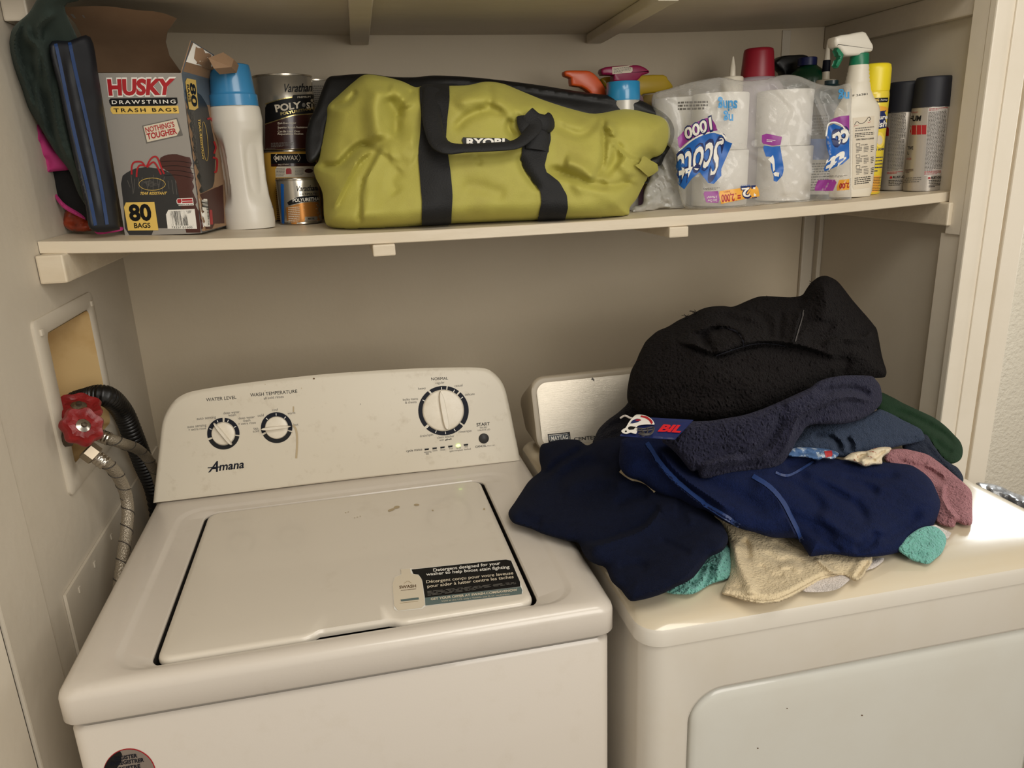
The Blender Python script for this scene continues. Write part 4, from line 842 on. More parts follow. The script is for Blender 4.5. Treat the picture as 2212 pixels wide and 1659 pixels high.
cr = [C_('v', [(60,575),(120,590),(200,580),(280,500),(340,470),(410,490)], 10, .020), C_('s', [(410,500),(320,560),(250,680),(160,860)], 26, .012), C_('r', [(440,110),(400,250),(420,400),(430,460)], 26, .022), C_('v', [(470,180),(520,280),(530,380),(500,420)], 14, .014), C_('r', [(480,120),(560,180),(600,260)], 14, .012),
      C_('v', [(640,135),(560,220),(540,330)], 12, .012), C_('v', [(135,250),(240,215),(300,140)], 8, .012), C_('r', [(450,540),(520,460),(660,440)], 30, .012), C_('s', [(330,950),(330,720),(400,560),(460,460)], 30, .012), C_('v', [(300,940),(335,800),(330,640)], 6, .005),
      C_('v', [(1060,100),(1080,180),(1060,260)], 12, .008), C_('r', [(860,250),(960,190),(1080,200),(1180,260),(1260,330)], 24, .014), C_('v', [(850,390),(950,300),(1080,260),(1180,300)], 12, .010), C_('v', [(1200,310),(1185,370),(1230,430)], 9, .009), C_('r', [(1230,300),(1320,250),(1420,230)], 20, .010),
      C_('v', [(1440,330),(1520,380),(1620,400),(1730,290)], 12, .010), C_('v', [(1735,290),(1740,420),(1735,560),(1700,640),(1660,680)], 6, .012), C_('r', [(1500,560),(1620,600),(1690,680)], 16, .014), C_('v', [(1400,600),(1520,640),(1660,690),(1780,700)], 12, .016), C_('s', [(1790,410),(1810,460),(1900,540),(2030,560)], 18, .015),
      C_('r', [(1780,420),(1790,380),(1740,350)], 9, .012), C_('v', [(1810,440),(1800,560),(1720,660)], 14, .012), C_('r', [(1820,560),(1900,640),(1900,700)], 18, .014), C_('r', [(1530,720),(1650,690),(1800,760),(1900,800)], 26, .012), C_('v', [(1700,700),(1820,700),(1950,640)], 10, .010), C_('z', [(310,945),(850,922),(1850,882)], 14, .006),
      C_('r', [(480,540),(560,530),(640,560)], 18, .005), C_('v', [(900,700),(1040,720),(1180,760)], 18, .004), C_('v', [(560,600),(500,680),(540,760)], 16, .005), C_('v', [(1000,590),(1010,560),(980,520)], 6, .003), C_('v', [(1240,510),(1280,620),(1370,740)], 10, .008)]
puff(b, out, dep, .075, 42, 3.6, cr, nz=.007, nscale=9, hb=.10, seed=8, rimpow=.6); gbv = b.bvh(); b.build('canvas_body', t)
def strap(name, q, off=.003, m=BW, smooth=0, mb=None):
    k = mb or MB(m); polyd(k, gbv, q, m, off, 6, smooth); polyd(k, gbv, q, m, .0005, 8, smooth); return k.build(name, t) if mb is None else k
strap('strap', ZG((668,125),(720,122),(838,124),(840,200),(825,330),(818,440),(830,520),(845,620),(855,760),(848,925),(676,926),(680,800),(668,640),(658,520),(670,400),(675,300),(668,200)))
strap('strap', ZG((1290,330),(1420,350),(1428,440),(1405,530),(1390,590),(1400,630),(1480,690),(1520,760),(1528,830),(1512,895),(1350,905),(1375,800),(1370,740),(1290,620),(1255,560),(1265,470)))
k = MB(BZ); polyd(k, gbv, ZG((918,425),(1165,432),(1205,458),(1180,480),(925,480),(910,440)), BZ, .0025, 6); kb = k.bvh()
textq(k, kb, 'RYOBI', ZG((938,470),(1160,470),(1160,431),(938,430)), WHT, .001, .04); k.build('brand_patch', t)
def gp(q, lift): h = hit(gbv, q[0], q[1], 0); r = ray(*q); r = r/np.linalg.norm(r); return (np.array(h) - r*lift)
H_ = MB(BW); hp = [(z, l) for z, l in (((740,150), .004), ((735,300), .018), ((770,440), .03), ((830,485), .036), ((950,485), .036), ((1100,478), .036), ((1220,465), .034), ((1290,420), .03), ((1330,360), .026), ((1300,310), .02))]
P_ = [gp(ZG(z)[0], l) for z, l in hp]
H_.tube(P_, .0115, None, 16, 10, flat=.42, rfn=lambda i, n: 1.5 if i < n*.32 else (1.5-.5*min(1, (i-n*.32)/8) if i < n*.75 else 1.0+.35*min(1, (i-n*.75)/14)), up=(0, -1, .2))
H_.tube([gp(ZG((1290,290))[0], .014), gp(ZG((1340,330))[0], .024), gp(ZG((1400,345))[0], .022), gp(ZG((1425,330))[0], .008)], .016, None, 14, 8, flat=.5, up=(0, -1, .2))
H_.tube([gp(ZG((1300,310))[0], .012), gp(ZG((1310,360))[0], .02), gp(ZG((1350,420))[0], .012), gp(ZG((1350,500))[0], .004)], .022, None, 14, 8, flat=.3, up=(0, -1, .2))
H_.build('handle', t)
# black zip lip along the mouth and its lining behind
b = MB(BZ)
zo = ZG((20,330),(60,250),(110,110),(140,70),(200,62),(350,52),(500,70),(640,72),(760,62),(1000,75),(1300,110),(1560,150),(1700,170),(1900,190),(2020,240),(2110,300),(2148,370),(2140,450),(2090,540),(2060,590),(1960,560),(2080,500),(2110,400),(2080,330),(1980,300),(1860,290),(1690,320),(1400,240),(1100,160),(700,190),(400,200),(220,240),(140,330),(110,480),(60,560),(10,560),(0,450))
puff(b, zo, [(p[0], p[1], yf_(p[0])+dy) for p, dy in zip(ZG((20,330),(140,70),(500,70),(1000,75),(1560,150),(1900,190),(2148,370),(2060,590),(1400,240),(400,200),(0,540)), (.10, .14, .19, .19, .17, .14, .10, .07, .15, .16, .07))], .016, 12, 4.5,
     [('r', ZG((640,80),(1000,90),(1300,125),(1560,165),(1760,190),(1950,230),(2080,300),(2125,400)), 9, .006), ('v', ZG((700,100),(1100,125),(1500,185),(1700,210),(1900,230)), 8, .005)], nz=.003, hb=.02, seed=9)
b.build('zip_lip', t)
b = MB(GB); polyd(b, gbv, ZG((1905,590),(1960,545),(2052,600),(1985,645)), GB, .006, 6); b.build('side_tab', t)
b = MB(METAL); h = gp(ZG((1985,672))[0], .004) if hit(gbv, *ZG((1985,672))[0], 0) else aty(*ZG((1985,672))[0], yR+.05)
L = [[tuple(np.array(h)+np.array([(.0052+.0014*math.cos(b2))*math.cos(a), .0014*math.sin(b2), (.0052+.0014*math.cos(b2))*math.sin(a)])) for a in np.linspace(0, 2*math.pi, 20, endpoint=False)] for b2 in np.linspace(0, 2*math.pi, 8)]
b.loops(L, BZ); b.build('eyelet_ring', t)

# ================================================================== RIGHT HALF OF THE SHELF
def extr(mb, q, Y, th, m=None, r=.003, smooth=3, sub=None):
    """solid body of thickness th whose side view is the outline q at distance Y, edges rounded"""
    Q = catmull([np.array(p, float) for p in q], smooth, True) if smooth else [np.array(p, float) for p in q]
    C3 = [aty(p[0], p[1], Y-th/2) + np.array([0, th/2, 0]) for p in Q]; n = len(C3); c = sum(C3)/n
    def L(ins, y):
        out = []
        for i, p in enumerate(C3):
            a = C3[(i+1) % n]-C3[i-1]; nn = np.array([a[2], 0, -a[0]]); nn /= (np.linalg.norm(nn) or 1)
            if np.dot(nn, c-p) < 0: nn = -nn
            out.append(tuple(p + nn*ins + np.array([0, y, 0])))
        return out
    return mb.loops([L(r, th/2), L(r*.3, th/2-r*.3), L(0, th/2-r), L(0, -th/2+r), L(r*.3, -th/2+r*.3), L(r, -th/2)], m, True, True)
ZR = lambda *q: [(1200+x/3.16, 60+y/3.16) for x, y in q]
Z4 = lambda *q: [(1680+x/3.19, 40+y/3.19) for x, y in q]
# toilet paper rolls
TP = mat('tissue_paper', (232, 228, 220), .95, bump=.3, bscale=300, sheen=.2); CORE = mat('card_core', (158, 130, 98), .8)
f0 = on_shelf(1560, 450); Yt = f0[1] + .016
proto = None; rr_ = .0555; rh = .108
spots = []
for (u, v, dy, k) in ((1552, 440, 0, 0), (1690, 436, .0, 0), (1468, 430, .095, 0), (1612, 430, .115, 0), (1552, 330, .002, 1), (1689, 330, .006, 1), (1468, 300, .095, 1), (1612, 330, .115, 1)):
    y = Yt + rr_ + dy; x = aty(u, v, y)[0]; spots.append((x, y, shelf_z(x)+.0015+k*(rh+.0008), k))
LB = ['front left toilet roll of the lower layer in the clear wrap', 'front right toilet roll, lower layer, its edge bare of film beside the dark bottle', 'toilet roll at the far left of the pack, lower layer, behind crumpled film', 'rear lower toilet roll between the front two', 'front left toilet roll of the upper layer behind the big blue logo', 'front right toilet roll of the upper layer, plain white side showing', 'toilet roll at the far left of the pack, upper layer, next to green bag', 'rear upper toilet roll between the front two']
for i, (x, y, z, k) in enumerate(spots):
    if proto is None:
        proto = thing('toilet_roll', (x, y, z), LB[0], 'toilet roll', 'wrapped toilet rolls')
        b = MB(TP); b.lathe([(.021, .001), (rr_-.002, 0), (rr_, .002), (rr_, rh-.002), (rr_-.002, rh), (.021, rh-.001)], x, y, z, None, 64, cap=False); b.build('paper', proto)
        b = MB(CORE); b.lathe([(.021, .001), (.021, rh-.001), (.020, rh-.001), (.020, .001), (.021, .001)], x, y, z, None, 32, cap=False); b.build('core', proto)
    else:
        o = proto.copy(); COL.objects.link(o); o.location = (x, y, z); o['label'] = LB[i]
        for ch in list(proto.children): c = ch.copy(); COL.objects.link(c); c.parent = o; c.matrix_parent_inverse = Matrix.Translation((-spots[0][0], -spots[0][1], -spots[0][2]))
# bottle seen through the film
def vbottle(name, u, vb, vt, w, prof, m, label, cat, yoff=0, dyc=None):
    pass
cx, cy = stand(1790, 432, .042); cx = aty(1776, 432, cy+.02)[0]; cy += .02
t = thing('cleaner_bottle', (cx, cy, shelf_z(cx)), 'dark round bottle with grey and blue label seen through the wrap', 'bottle')
b = MB(mat('dark_bottle', (20, 40, 44), .3)); pr = pxprof(cx, cy, [(84,436),(90,432),(90,215),(84,200),(50,188),(30,182),(30,174)]); pr[0] = (pr[0][0], shelf_z(cx)+.0008); b.lathe(pr, cx, cy, 0, None, 56); bv = b.bvh()
rectd(b, bv, [(1740,225),(1822,225),(1822,300),(1740,300)], mat('grey_label', (84, 86, 90), .4), .0004, 8); rectd(b, bv, [(1740,300),(1822,300),(1822,345),(1740,345)], BLUEP, .0004, 8); rectd(b, bv, [(1740,345),(1822,345),(1822,420),(1740,420)], mat('pale_label', (188, 186, 180), .4), .0004, 8)
fine(b, bv, [(1744,248),(1790,246),(1790,292),(1744,294)], 7, BLK, .0007, seed=31); fine(b, bv, [(1744,352),(1796,350),(1796,412),(1744,414)], 11, BLK, .0007, seed=32); rectd(b, bv, [(1742,200),(1756,200),(1754,214),(1742,214)], WHT, .0006, 6)
b.build('body', t)
# the clear wrap with its printing
FILM = film('clear_wrap', (228, 225, 218), .22, .12)
t = thing('plastic_wrap', (f0[0], f0[1], shelf_z(f0[0])), 'torn clear plastic wrap with blue and purple print around the toilet rolls', 'plastic wrap')
b = MB(FILM); yfl = float(on_shelf(1862, 427)[1]) - .012
fo = [(1410,205),(1445,192),(1490,178),(1555,167),(1600,174),(1650,171),(1690,162),(1725,164),(1765,180),(1805,186),(1838,183),(1839,240),(1839,300),(1838,380),(1838,440),(1815,434),(1780,438),(1740,446),(1700,441),(1640,449),(1560,456),(1500,454),(1478,447),(1468,420),(1462,380),(1455,330),(1430,300),(1412,250)]
fd = [(1410,205,Yt+.085),(1412,250,Yt+.085),(1462,380,Yt+.03),(1478,447,Yt+.012),(1560,456,f0[1]+.0),(1700,441,Yt-.004),(1838,440,yfl),(1838,183,yfl),(1838,300,yfl),(1800,300,yfl+.02),(1690,162,Yt+.03),(1555,167,Yt+.03),(1560,300,Yt-.006),(1690,300,Yt-.006),(1640,350,Yt-.004),(1490,178,Yt+.05)]
fc_ = [('r', ZR((1040,600),(1180,770),(1250,820),(1370,870),(1520,960)), 4, .006), ('r', ZR((1130,350),(1180,450),(1215,580),(1240,600)), 4, .006), ('v', ZR((1330,420),(1480,460),(1590,560),(1560,640),(1560,760)), 5, .008), ('r', ZR((1430,350),(1520,420),(1610,540)), 4, .007), ('r', ZR((1520,960),(1560,1060),(1580,1170)), 4, .008),
       ('r', ZR((1720,400),(1780,520),(1840,700),(1870,860),(1790,1010),(1690,1110)), 5, .010), ('v', ZR((1850,420),(1930,540),(2000,600)), 5, .007), ('r', ZR((1950,900),(1880,1050),(1740,1180)), 6, .010), ('r', ZR((2000,1000),(1940,1120),(1900,1200)), 5, .008), ('v', ZR((1500,1180),(1600,1150),(1700,1190)), 5, .006),
       ('v', ZR((830,500),(870,700),(850,900)), 6, .006), ('r', ZR((1180,1180),(1350,1120),(1500,1060)), 4, .005), ('r', ZR((1760,440),(1740,420),(1720,380)), 4, .006)]
puff(b, fo, fd, .016, 26, 4, fc_, nz=.006, nscale=22, hb=.13, seed=12); fb = b.bvh(); s = b
SK = lambda *q: ZR(*q)
LBLUE = mat('light_blue_print', (70, 150, 206), .4)
polyd(s, fb, SK((842,842),(880,812),(930,772),(1000,735),(1080,716),(1138,735),(1165,772),(1207,790),(1172,870),(1130,965),(1132,1010),(1080,1066),(1042,1060),(1010,1020),(985,985),(930,1030),(880,1102),(850,1080),(808,1012),(818,960),(835,900)), BLUEP, .0006, 6)
lined(s, fb, SK((842,846),(880,812),(930,770),(1000,732),(1080,712),(1140,730),(1168,768)), 3.2, WHT, .0009)
polyd(s, fb, SK((832,752),(880,700),(940,655),(1020,618),(1062,614),(1092,660),(1106,700),(1060,708),(1000,722),(930,757),(880,797),(842,830)), PURP, .0006, 6)
textq(s, fb, '1000', SK((1066,606),(872,690),(888,772),(1078,700)), DKBLUE, .0009, .075); textq(s, fb, '1000', SK((1062,612),(878,692),(890,764),(1072,694)), WHT, .0012, .03)
textq(s, fb, 'Scott', SK((1166,735),(828,868),(828,1092),(1082,1036)), DKBLUE, .0010, .05, -.1); textq(s, fb, 'Scott', SK((1156,748),(836,878),(838,1080),(1082,1020)), WHT, .0014, .015, -.1)
textq(s, fb, 'sting', SK((1240,500),(1108,498),(1112,570),(1238,575)), LBLUE, .0008, .03); textq(s, fb, 'ng', SK((1212,592),(1145,588),(1148,652),(1212,656)), LBLUE, .0008, .03)
fine(s, fb, SK((835,500),(1040,495),(1040,560),(835,565)), 3, GREYP, .0007, seed=40, th=.6); fine(s, fb, SK((1008,1092),(1120,1088),(1120,1106),(1010,1110)), 2, GREYP, .0007, seed=41)
polyd(s, fb, SK((1112,1115),(1260,1095),(1380,1078),(1392,1150),(1250,1176),(1130,1202)), ORNG, .0006, 6); polyd(s, fb, SK((1006,1118),(1110,1115),(1122,1196),(1028,1192)), PURP, .0006, 6)
textq(s, fb, '12', SK((1366,1084),(1262,1092),(1270,1160),(1372,1152)), DKBLUE, .0009, .10); textq(s, fb, '12', SK((1362,1090),(1268,1097),(1274,1155),(1366,1148)), WHT, .0012, .02); textq(s, fb, '=12,000', SK((1262,1130),(1130,1142),(1134,1190),(1264,1176)), RED, .0009, .03)
textq(s, fb, 'Lasts Over', SK((1100,1172),(1036,1174),(1037,1190),(1102,1188)), WHT, .0009); textq(s, fb, '2 Months*', SK((1100,1148),(1032,1150),(1033,1166),(1102,1164)), WHT, .0009); textq(s, fb, 'SHEETS', SK((1190,1112),(1145,1116),(1146,1126),(1190,1123)), RED, .0009); textq(s, fb, 'ROLLS', SK((1322,1070),(1266,1074),(1267,1086),(1322,1082)), BLUEP, .0009)
polyd(s, fb, SK((1408,735),(1440,722),(1500,735),(1546,745),(1534,800),(1480,806),(1440,796),(1408,792)), PURP, .0006, 6); polyd(s, fb, SK((1413,802),(1440,806),(1480,814),(1532,806),(1545,880),(1558,960),(1548,1010),(1510,1052),(1488,1045),(1488,1010),(1470,960),(1465,880),(1440,890),(1425,850)), BLUEP, .0006, 6)
polyd(s, fb, SK((1448,900),(1482,868),(1492,900),(1498,985),(1528,990),(1525,1015),(1486,1012),(1478,930)), WHT, .0009, 5); fine(s, fb, SK((1440,760),(1500,765),(1498,785),(1438,780)), 2, WHT, .0009, seed=42)
polyd(s, fb, SK((1862,650),(1890,622),(1940,605),(2004,598),(2004,700),(1985,720),(1965,680),(1920,650)), PURP, .0006, 6); polyd(s, fb, SK((1850,720),(1862,672),(1900,655),(1950,675),(1980,720),(2004,745),(2004,890),(1960,930),(1880,965),(1815,985),(1850,930),(1872,880),(1850,800)), BLUEP, .0006, 6)
lined(s, fb, SK((1848,740),(1858,664),(1900,645),(1950,662),(1985,708),(2004,735)), 3, WHT, .0009)
textq(s, fb, 'co', SK((2003,680),(1875,720),(1895,860),(2003,810)), DKBLUE, .0010, .09); textq(s, fb, 'co', SK((2000,690),(1882,724),(1900,850),(2000,805)), WHT, .0013, .045); textq(s, fb, 'tt', SK((1990,830),(1850,905),(1830,990),(1975,940)), WHT, .0013, .05)
polyd(s, fb, SK((1790,1040),(1925,1035),(1895,1112),(1762,1112)), PURP, .0006, 6); polyd(s, fb, SK((1935,1040),(2004,1032),(2004,1105),(1912,1112)), ORNG, .0006, 6); textq(s, fb, '2,00', SK((2003,1058),(1940,1064),(1938,1098),(2003,1092)), RED, .0009, .03)
textq(s, fb, 'ng', SK((2004,440),(1932,442),(1930,505),(2004,503)), LBLUE, .0008, .03); fine(s, fb, SK((1830,1008),(1990,1005),(1990,1020),(1830,1022)), 2, GREYP, .0007, seed=43)
s.build('film', t)
b = MB(film('milky_film', (205, 202, 194), .45, .3))
yb = float(on_shelf(1420, 456)[1])
puff(b, [(1392,412),(1410,370),(1428,330),(1452,300),(1474,312),(1482,350),(1484,400),(1480,448),(1455,452),(1430,449),(1405,456),(1366,460),(1370,446),(1388,440)], [(1366,460,yb+.01),(1480,448,yb+.03),(1452,300,yb+.10),(1400,380,yb+.06)], .022, 22, 3.5,
     [('r', [(1400,400),(1430,380),(1455,390),(1475,420)], 4, .008), ('v', [(1395,430),(1430,410),(1460,420)], 4, .008), ('r', [(1440,320),(1435,360),(1462,400)], 4, .008), ('r', [(1380,448),(1410,436),(1440,440)], 4, .007), ('v', [(1460,320),(1452,370),(1478,400)], 4, .007)], nz=.012, nscale=45, hb=.03, seed=14)
tag(b.build('plastic_bag'), 'crumpled milky plastic bag between the green duffel and toilet roll pack', 'plastic bag')

# ---- white trigger spray bottle
WP = mat('natural_hdpe', (222, 214, 196), .4); GRN = mat('green_trigger', (20, 112, 78), .35)
cx, cy = stand(1862, 427, .045); cx = aty(1841, 300, cy)[0]; zs_ = shelf_z(cx)+.001
t = thing('spray_bottle', (cx, cy, zs_), 'white trigger spray bottle with green collar, nearest on the right', 'spray bottle')
b = MB(WP); pv = [(92,428),(108,424),(114,415),(116,400),(118,250),(116,240),(106,230),(84,212),(66,196),(58,180)] ; 
for k in range(8): pv += [(56-k*1.3+(1.6 if k % 2 else -1.2), 178-k*4.2)]
pv += [(46,143),(46,141)]
pr = pxprof(cx, cy, pv); pr[0] = (pr[0][0], zs_)
L = []
for i, (r, z) in enumerate(pr):
    e = 1.0 if i > 8 else .62 + .38*max(0, (i-5))/3.5; n = 64; l = []
    for k in range(n):
        a = 2*math.pi*k/n; ca, sa = math.cos(a), math.sin(a); pw = .72 if i < 7 else 1; x = r*math.copysign(abs(ca)**pw, ca)*.93; y = r*min(e, 1)*math.copysign(abs(sa)**pw, sa); a0 = -.22
        l.append((cx + x*math.cos(a0)-y*math.sin(a0), cy + x*math.sin(a0)+y*math.cos(a0), z))
    L.append(l)
b.loops(L, None, True, True); bv = b.bvh()
rectd(b, bv, Z4((518,685),(665,670),(655,1160),(512,1180)), CREAMP, .0004, 8)
lined(b, bv, Z4((528,735),(545,710),(570,725),(600,712),(625,680),(638,690),(630,705)), 1, BLK, .0008); lined(b, bv, Z4((525,742),(640,712)), .8, RED, .0008, 1)
fine(b, bv, Z4((535,752),(662,738),(662,770),(532,782)), 2, GREYP, .0007, seed=50); fine(b, bv, Z4((532,790),(662,778),(662,812),(530,822)), 3, BLK, .0007, seed=51)
for yy, w_ in ((828, 'SUPER STRENGTH CLEANER'),): textl(b, bv, w_, Z4((540,840))[0], Z4((662,830))[0], BLK, off=.0008, bold=.01, h=3.2)
for k, (yy, w_) in enumerate(((870, 'KITCHEN'), (948, 'BATHROOM'), (1022, 'LAUNDRY'))):
    lined(b, bv, Z4((540,yy-8),(566,yy-10),(566,yy+10),(540,yy+12)), .8, BLK, .0008, 1, closed=True); textl(b, bv, w_, Z4((576,yy+6))[0], Z4((618,yy+2))[0], BLK, off=.0008, h=2.8)
    fine(b, bv, Z4((540,yy+16),(580,yy+12),(580,yy+52),(540,yy+56)), 4, GREYP, .0008, seed=60+k); fine(b, bv, Z4((592,yy+12),(625,yy+8),(625,yy+50),(592,yy+54)), 4, GREYP, .0008, seed=70+k); fine(b, bv, Z4((640,yy+4),(660,yy),(658,yy+48),(640,yy+52)), 4, BLK, .0008, seed=80+k)
fine(b, bv, Z4((530,1095),(640,1082),(638,1135),(528,1148)), 4, BLK, .0008, seed=90); textl(b, bv, 'F 26281', Z4((518,538))[0], Z4((618,526))[0], BLK, off=.0006, h=4)
b.build('bottle_body', t)
b = MB(GRN); pr = pxprof(cx, cy, [(42,141),(42,137),(40,118),(38,116)]); b.lathe([(r, z) for r, z in pr], cx, cy, 0, None, 48, lobes=24, lamp=.012); b.build('collar', t)
b = MB(mat('white_spray_head', (226, 220, 206), .35)); extr(b, Z4((405,125),(500,105),(595,87),(622,108),(645,150),(663,182),(662,214),(648,228),(604,234),(590,250),(530,254),(470,252),(442,216),(420,196),(405,190)), cy, .030, None, .005, 2); b.build('spray_head', t)
b = MB(GRN); extr(b, Z4((418,200),(440,215),(458,238),(452,275),(436,312),(418,340),(406,334),(420,300),(428,262),(424,232),(410,208)), cy-.004, .014, None, .003, 3); b.build('trigger', t)

# ---- furniture polish can
cx, cy = stand(1893, 419, .026); cx = aty(1867, 419, cy)[0]; zz = shelf_z(cx)+.0008
t = thing('polish_can', (cx, cy, zz), 'yellow furniture polish aerosol can with tall yellow cap', 'spray can')
YB = mat('yellow_can', (232, 208, 62), .3, coat=.3); YC = mat('yellow_cap', (236, 214, 40), .35)
pr = pxprof(cx, cy, [(64,421),(68,417),(68,206),(66,199),(60,196)]); pr[0] = (pr[0][0], zz); b = MB(YB); b.lathe(pr, cx, cy, 0, None, 56); bv = b.bvh()
rectd(b, bv, Z4((655,548),(760,545),(760,576),(655,580)), BLK, .0004, 6); textq(b, bv, 'DG', Z4((666,572),(698,570),(698,552),(666,554)), YEL, .0008, .04); textq(b, bv, 'home', Z4((708,568),(752,566),(752,552),(708,553)), WHT, .0008, 0, .2)
polyd(b, bv, Z4((655,615),(700,600),(760,612),(760,640),(655,655)), ORNG, .0004, 6); rectd(b, bv, Z4((640,650),(760,630),(760,750),(640,770)), DKBLUE, .0005, 6)
textq(b, bv, 'Furniture', Z4((600,705),(752,690),(752,662),(600,676)), WHT, .0009, .03, .2); textq(b, bv, 'Polish', Z4((616,762),(745,742),(745,702),(616,720)), WHT, .0009, .03, .2)
polyd(b, bv, Z4(*ell(700, 835, 32, 55, 20)), mat('lemon_print', (240, 214, 96), .4), .0006, 5); polyd(b, bv, Z4(*ell(700, 838, 20, 34, 16)), CREAMP, .0009, 5); textq(b, bv, 'lemon scent', Z4((620,915),(745,905),(745,885),(620,895)), DKBLUE, .0007, .02, .2)
fine(b, bv, Z4((660,950),(735,945),(730,1060),(655,1065)), 5, DKBLUE, .0007, seed=92, th=.3); rectd(b, bv, Z4((640,1085),(740,1080),(735,1190),(640,1200)), ORNG, .0004, 6); fine(b, bv, Z4((650,1090),(715,1088),(712,1190),(645,1190)), 9, RUST, .0007, seed=93)
b.build('can_body', t)
b = MB(YC); pr = pxprof(cx, cy, [(66,198),(67,194),(66,150),(62,141),(52,138)]); b.lathe(pr, cx, cy, 0, None, 56, rot=.2); b.build('cap', t)

# ---- spray paint cans
CAPN = mat('matt_navy_cap', (30, 32, 42), .55); CANS = mat('satin_aluminium_print', (178, 170, 160), .32, metal=.35)
def spraycan(u, v, ua, vt, label, pf):
    cx, cy = stand(u, v, .034); zz = shelf_z(cx)+.0008; t = thing('spray_paint_can', (cx, cy, zz), label, 'spray can', 'spray paint cans at the right end of the shelf')
    pr = pxprof(cx, cy, [(84,v+1),(88,v-3),(88,vt+66),(84,vt+62),(78,vt+60)]); pr[0] = (pr[0][0], zz); b = MB(CANS); b.lathe(pr, cx, cy, 0, None, 64); bv = b.bvh(); pf(b, bv); b.build('can_body', t)
    b = MB(CAPN); pr = pxprof(cx, cy, [(88,vt+67),(88,vt+62),(84,vt+8),(82,vt+2),(78,vt)]); b.lathe(pr, cx, cy, 0, None, 64); b.build('cap', t)
    b = MB(TIN); pr = pxprof(cx, cy, [(88,v+1),(90,v-1),(88,v-3)]); b.lathe([(r, max(z, zz)) for r, z in pr], cx, cy, 0, None, 56, cap=False); b.build('base_rim', t)
def pB(b, bv):
    q = Z4
    rectd(b, bv, q((1035,618),(1172,602),(1130,1080),(1010,1085)), mat('pale_print_panel', (196, 190, 184), .45), .0003, 8)
    fine(b, bv, q((1045,620),(1170,608),(1168,628),(1043,638)), 2, RED, .0006, seed=101); fine(b, bv, q((1040,645),(1165,632),(1128,1045),(1012,1050)), 44, GREYP, .0006, seed=102, th=.55); fine(b, bv, q((1012,1052),(1125,1045),(1122,1072),(1010,1078)), 3, RED, .0006, seed=103)
    textq(b, bv, 'RUST-OLEUM', q((748,712),(985,704),(988,668),(748,676)), BLK, .0006, .03, .1)
    rectd(b, bv, q((880,738),(1028,733),(1026,797),(880,802)), RED, .0005)
    for k in range(4): x = 925+k*34; lined(b, bv, q((x,736),(x-2,802)), .7, CREAMP, .0008, 1)
    lined(b, bv, q((915,768),(1027,764)), .7, CREAMP, .0008, 1); polyd(b, bv, q(*ell(893, 772, 20, 42, 20)), GOLDL, .0008, 5); textq(b, bv, '2X', q((878,790),(906,788),(906,760),(878,762)), BLK, .0011, .02)
    for y, w in ((868,'CLEAN'),(905,'PROTECTIVE'),(940,'ENAMEL')): x1 = {868: 896, 905: 935, 940: 905}[y]; wd = {868: 62, 905: 112, 940: 74}[y]; textq(b, bv, w, q((x1-wd,y),(x1,y-3),(x1,y-25),(x1-wd,y-22)), BLK, .0006, .01)
    textq(b, bv, 'COVERAGE', q((830,975),(922,972),(922,960),(830,962)), RED, .0006); fine(b, bv, q((868,1040),(935,1035),(935,1062),(868,1065)), 3, BROWNP, .0006, seed=104); fine(b, bv, q((868,1095),(990,1088),(990,1130),(868,1135)), 3, GREYP, .0006, seed=105)
    textq(b, bv, 'RUST-OLEUM', q((1058,1105),(1150,1100),(1150,1085),(1058,1090)), BLK, .0006, .03); rectd(b, bv, q((1036,1092),(1052,1091),(1052,1106),(1036,1107)), RED, .0006); fine(b, bv, q((1040,1112),(1130,1108),(1128,1160),(1040,1165)), 5, BLK, .0006, seed=106)
    textl(b, bv, 'STOPS RUST', q((890,655))[0], q((970,650))[0], RED, off=.0006)
def pA(b, bv):
    q = Z4
    fine(b, bv, q((780,640),(885,628),(880,830),(775,835)), 20, GREYP, .0006, seed=111, th=.5); rectd(b, bv, q((730,748),(768,746),(766,808),(728,810)), RED, .0005); textq(b, bv, 'T', q((730,705),(748,704),(748,680),(730,681)), BLK, .0006, .03)
    fine(b, bv, q((765,835),(875,830),(862,1045),(755,1050)), 22, GREYP, .0006, seed=112, th=.5); fine(b, bv, q((755,1055),(860,1050),(860,1068),(755,1072)), 2, RED, .0006, seed=113)
    textq(b, bv, 'RUST-OLEUM', q((795,1102),(930,1096),(930,1080),(795,1086)), BLK, .0006, .03); rectd(b, bv, q((774,1088),(790,1087),(790,1102),(774,1103)), RED, .0006); fine(b, bv, q((765,1112),(860,1108),(858,1150),(765,1155)), 4, BLK, .0006, seed=114)
spraycan(1992, 414, 0, 166, 'right spray paint can with navy cap, foremost beside the wall', pB)
spraycan(1938, 412, 0, 177, 'left spray paint can with navy cap, half behind its twin', pA)

# ---- things at the back, only their tops in view
def backbottle(name, u, Y, w, vtop, m, label, cat, head=None, extra=None):
    x = aty(u, vtop, Y)[0]; zz = shelf_z(x)+.0008; t = thing(name, (x, Y, zz), label, cat)
    zt_ = z_at(x, Y, vtop); k_ = proj((x, Y, 1.5))[2]/FPX/2; r = w*k_
    b = MB(m); b.lathe([(r*.95, zz), (r, zz+.004), (r, zt_-.05), (r*.9, zt_-.03), (.016, zt_-.005), (.013, zt_)], x, Y, 0, None, 40); b.build('bottle_body', t); return t, x
OT = mat('orange_trigger', (206, 84, 34), .35); MT = mat('magenta_trigger', (142, 24, 72), .35); YT = mat('amber_trigger', (188, 158, 44), .3)
t, x = backbottle('spray_bottle', 1292, -.19, 74, 215, mat('clear_orange_bottle', (190, 150, 110), .3), 'orange trigger spray bottle peeking over the green duffel', 'spray bottle')
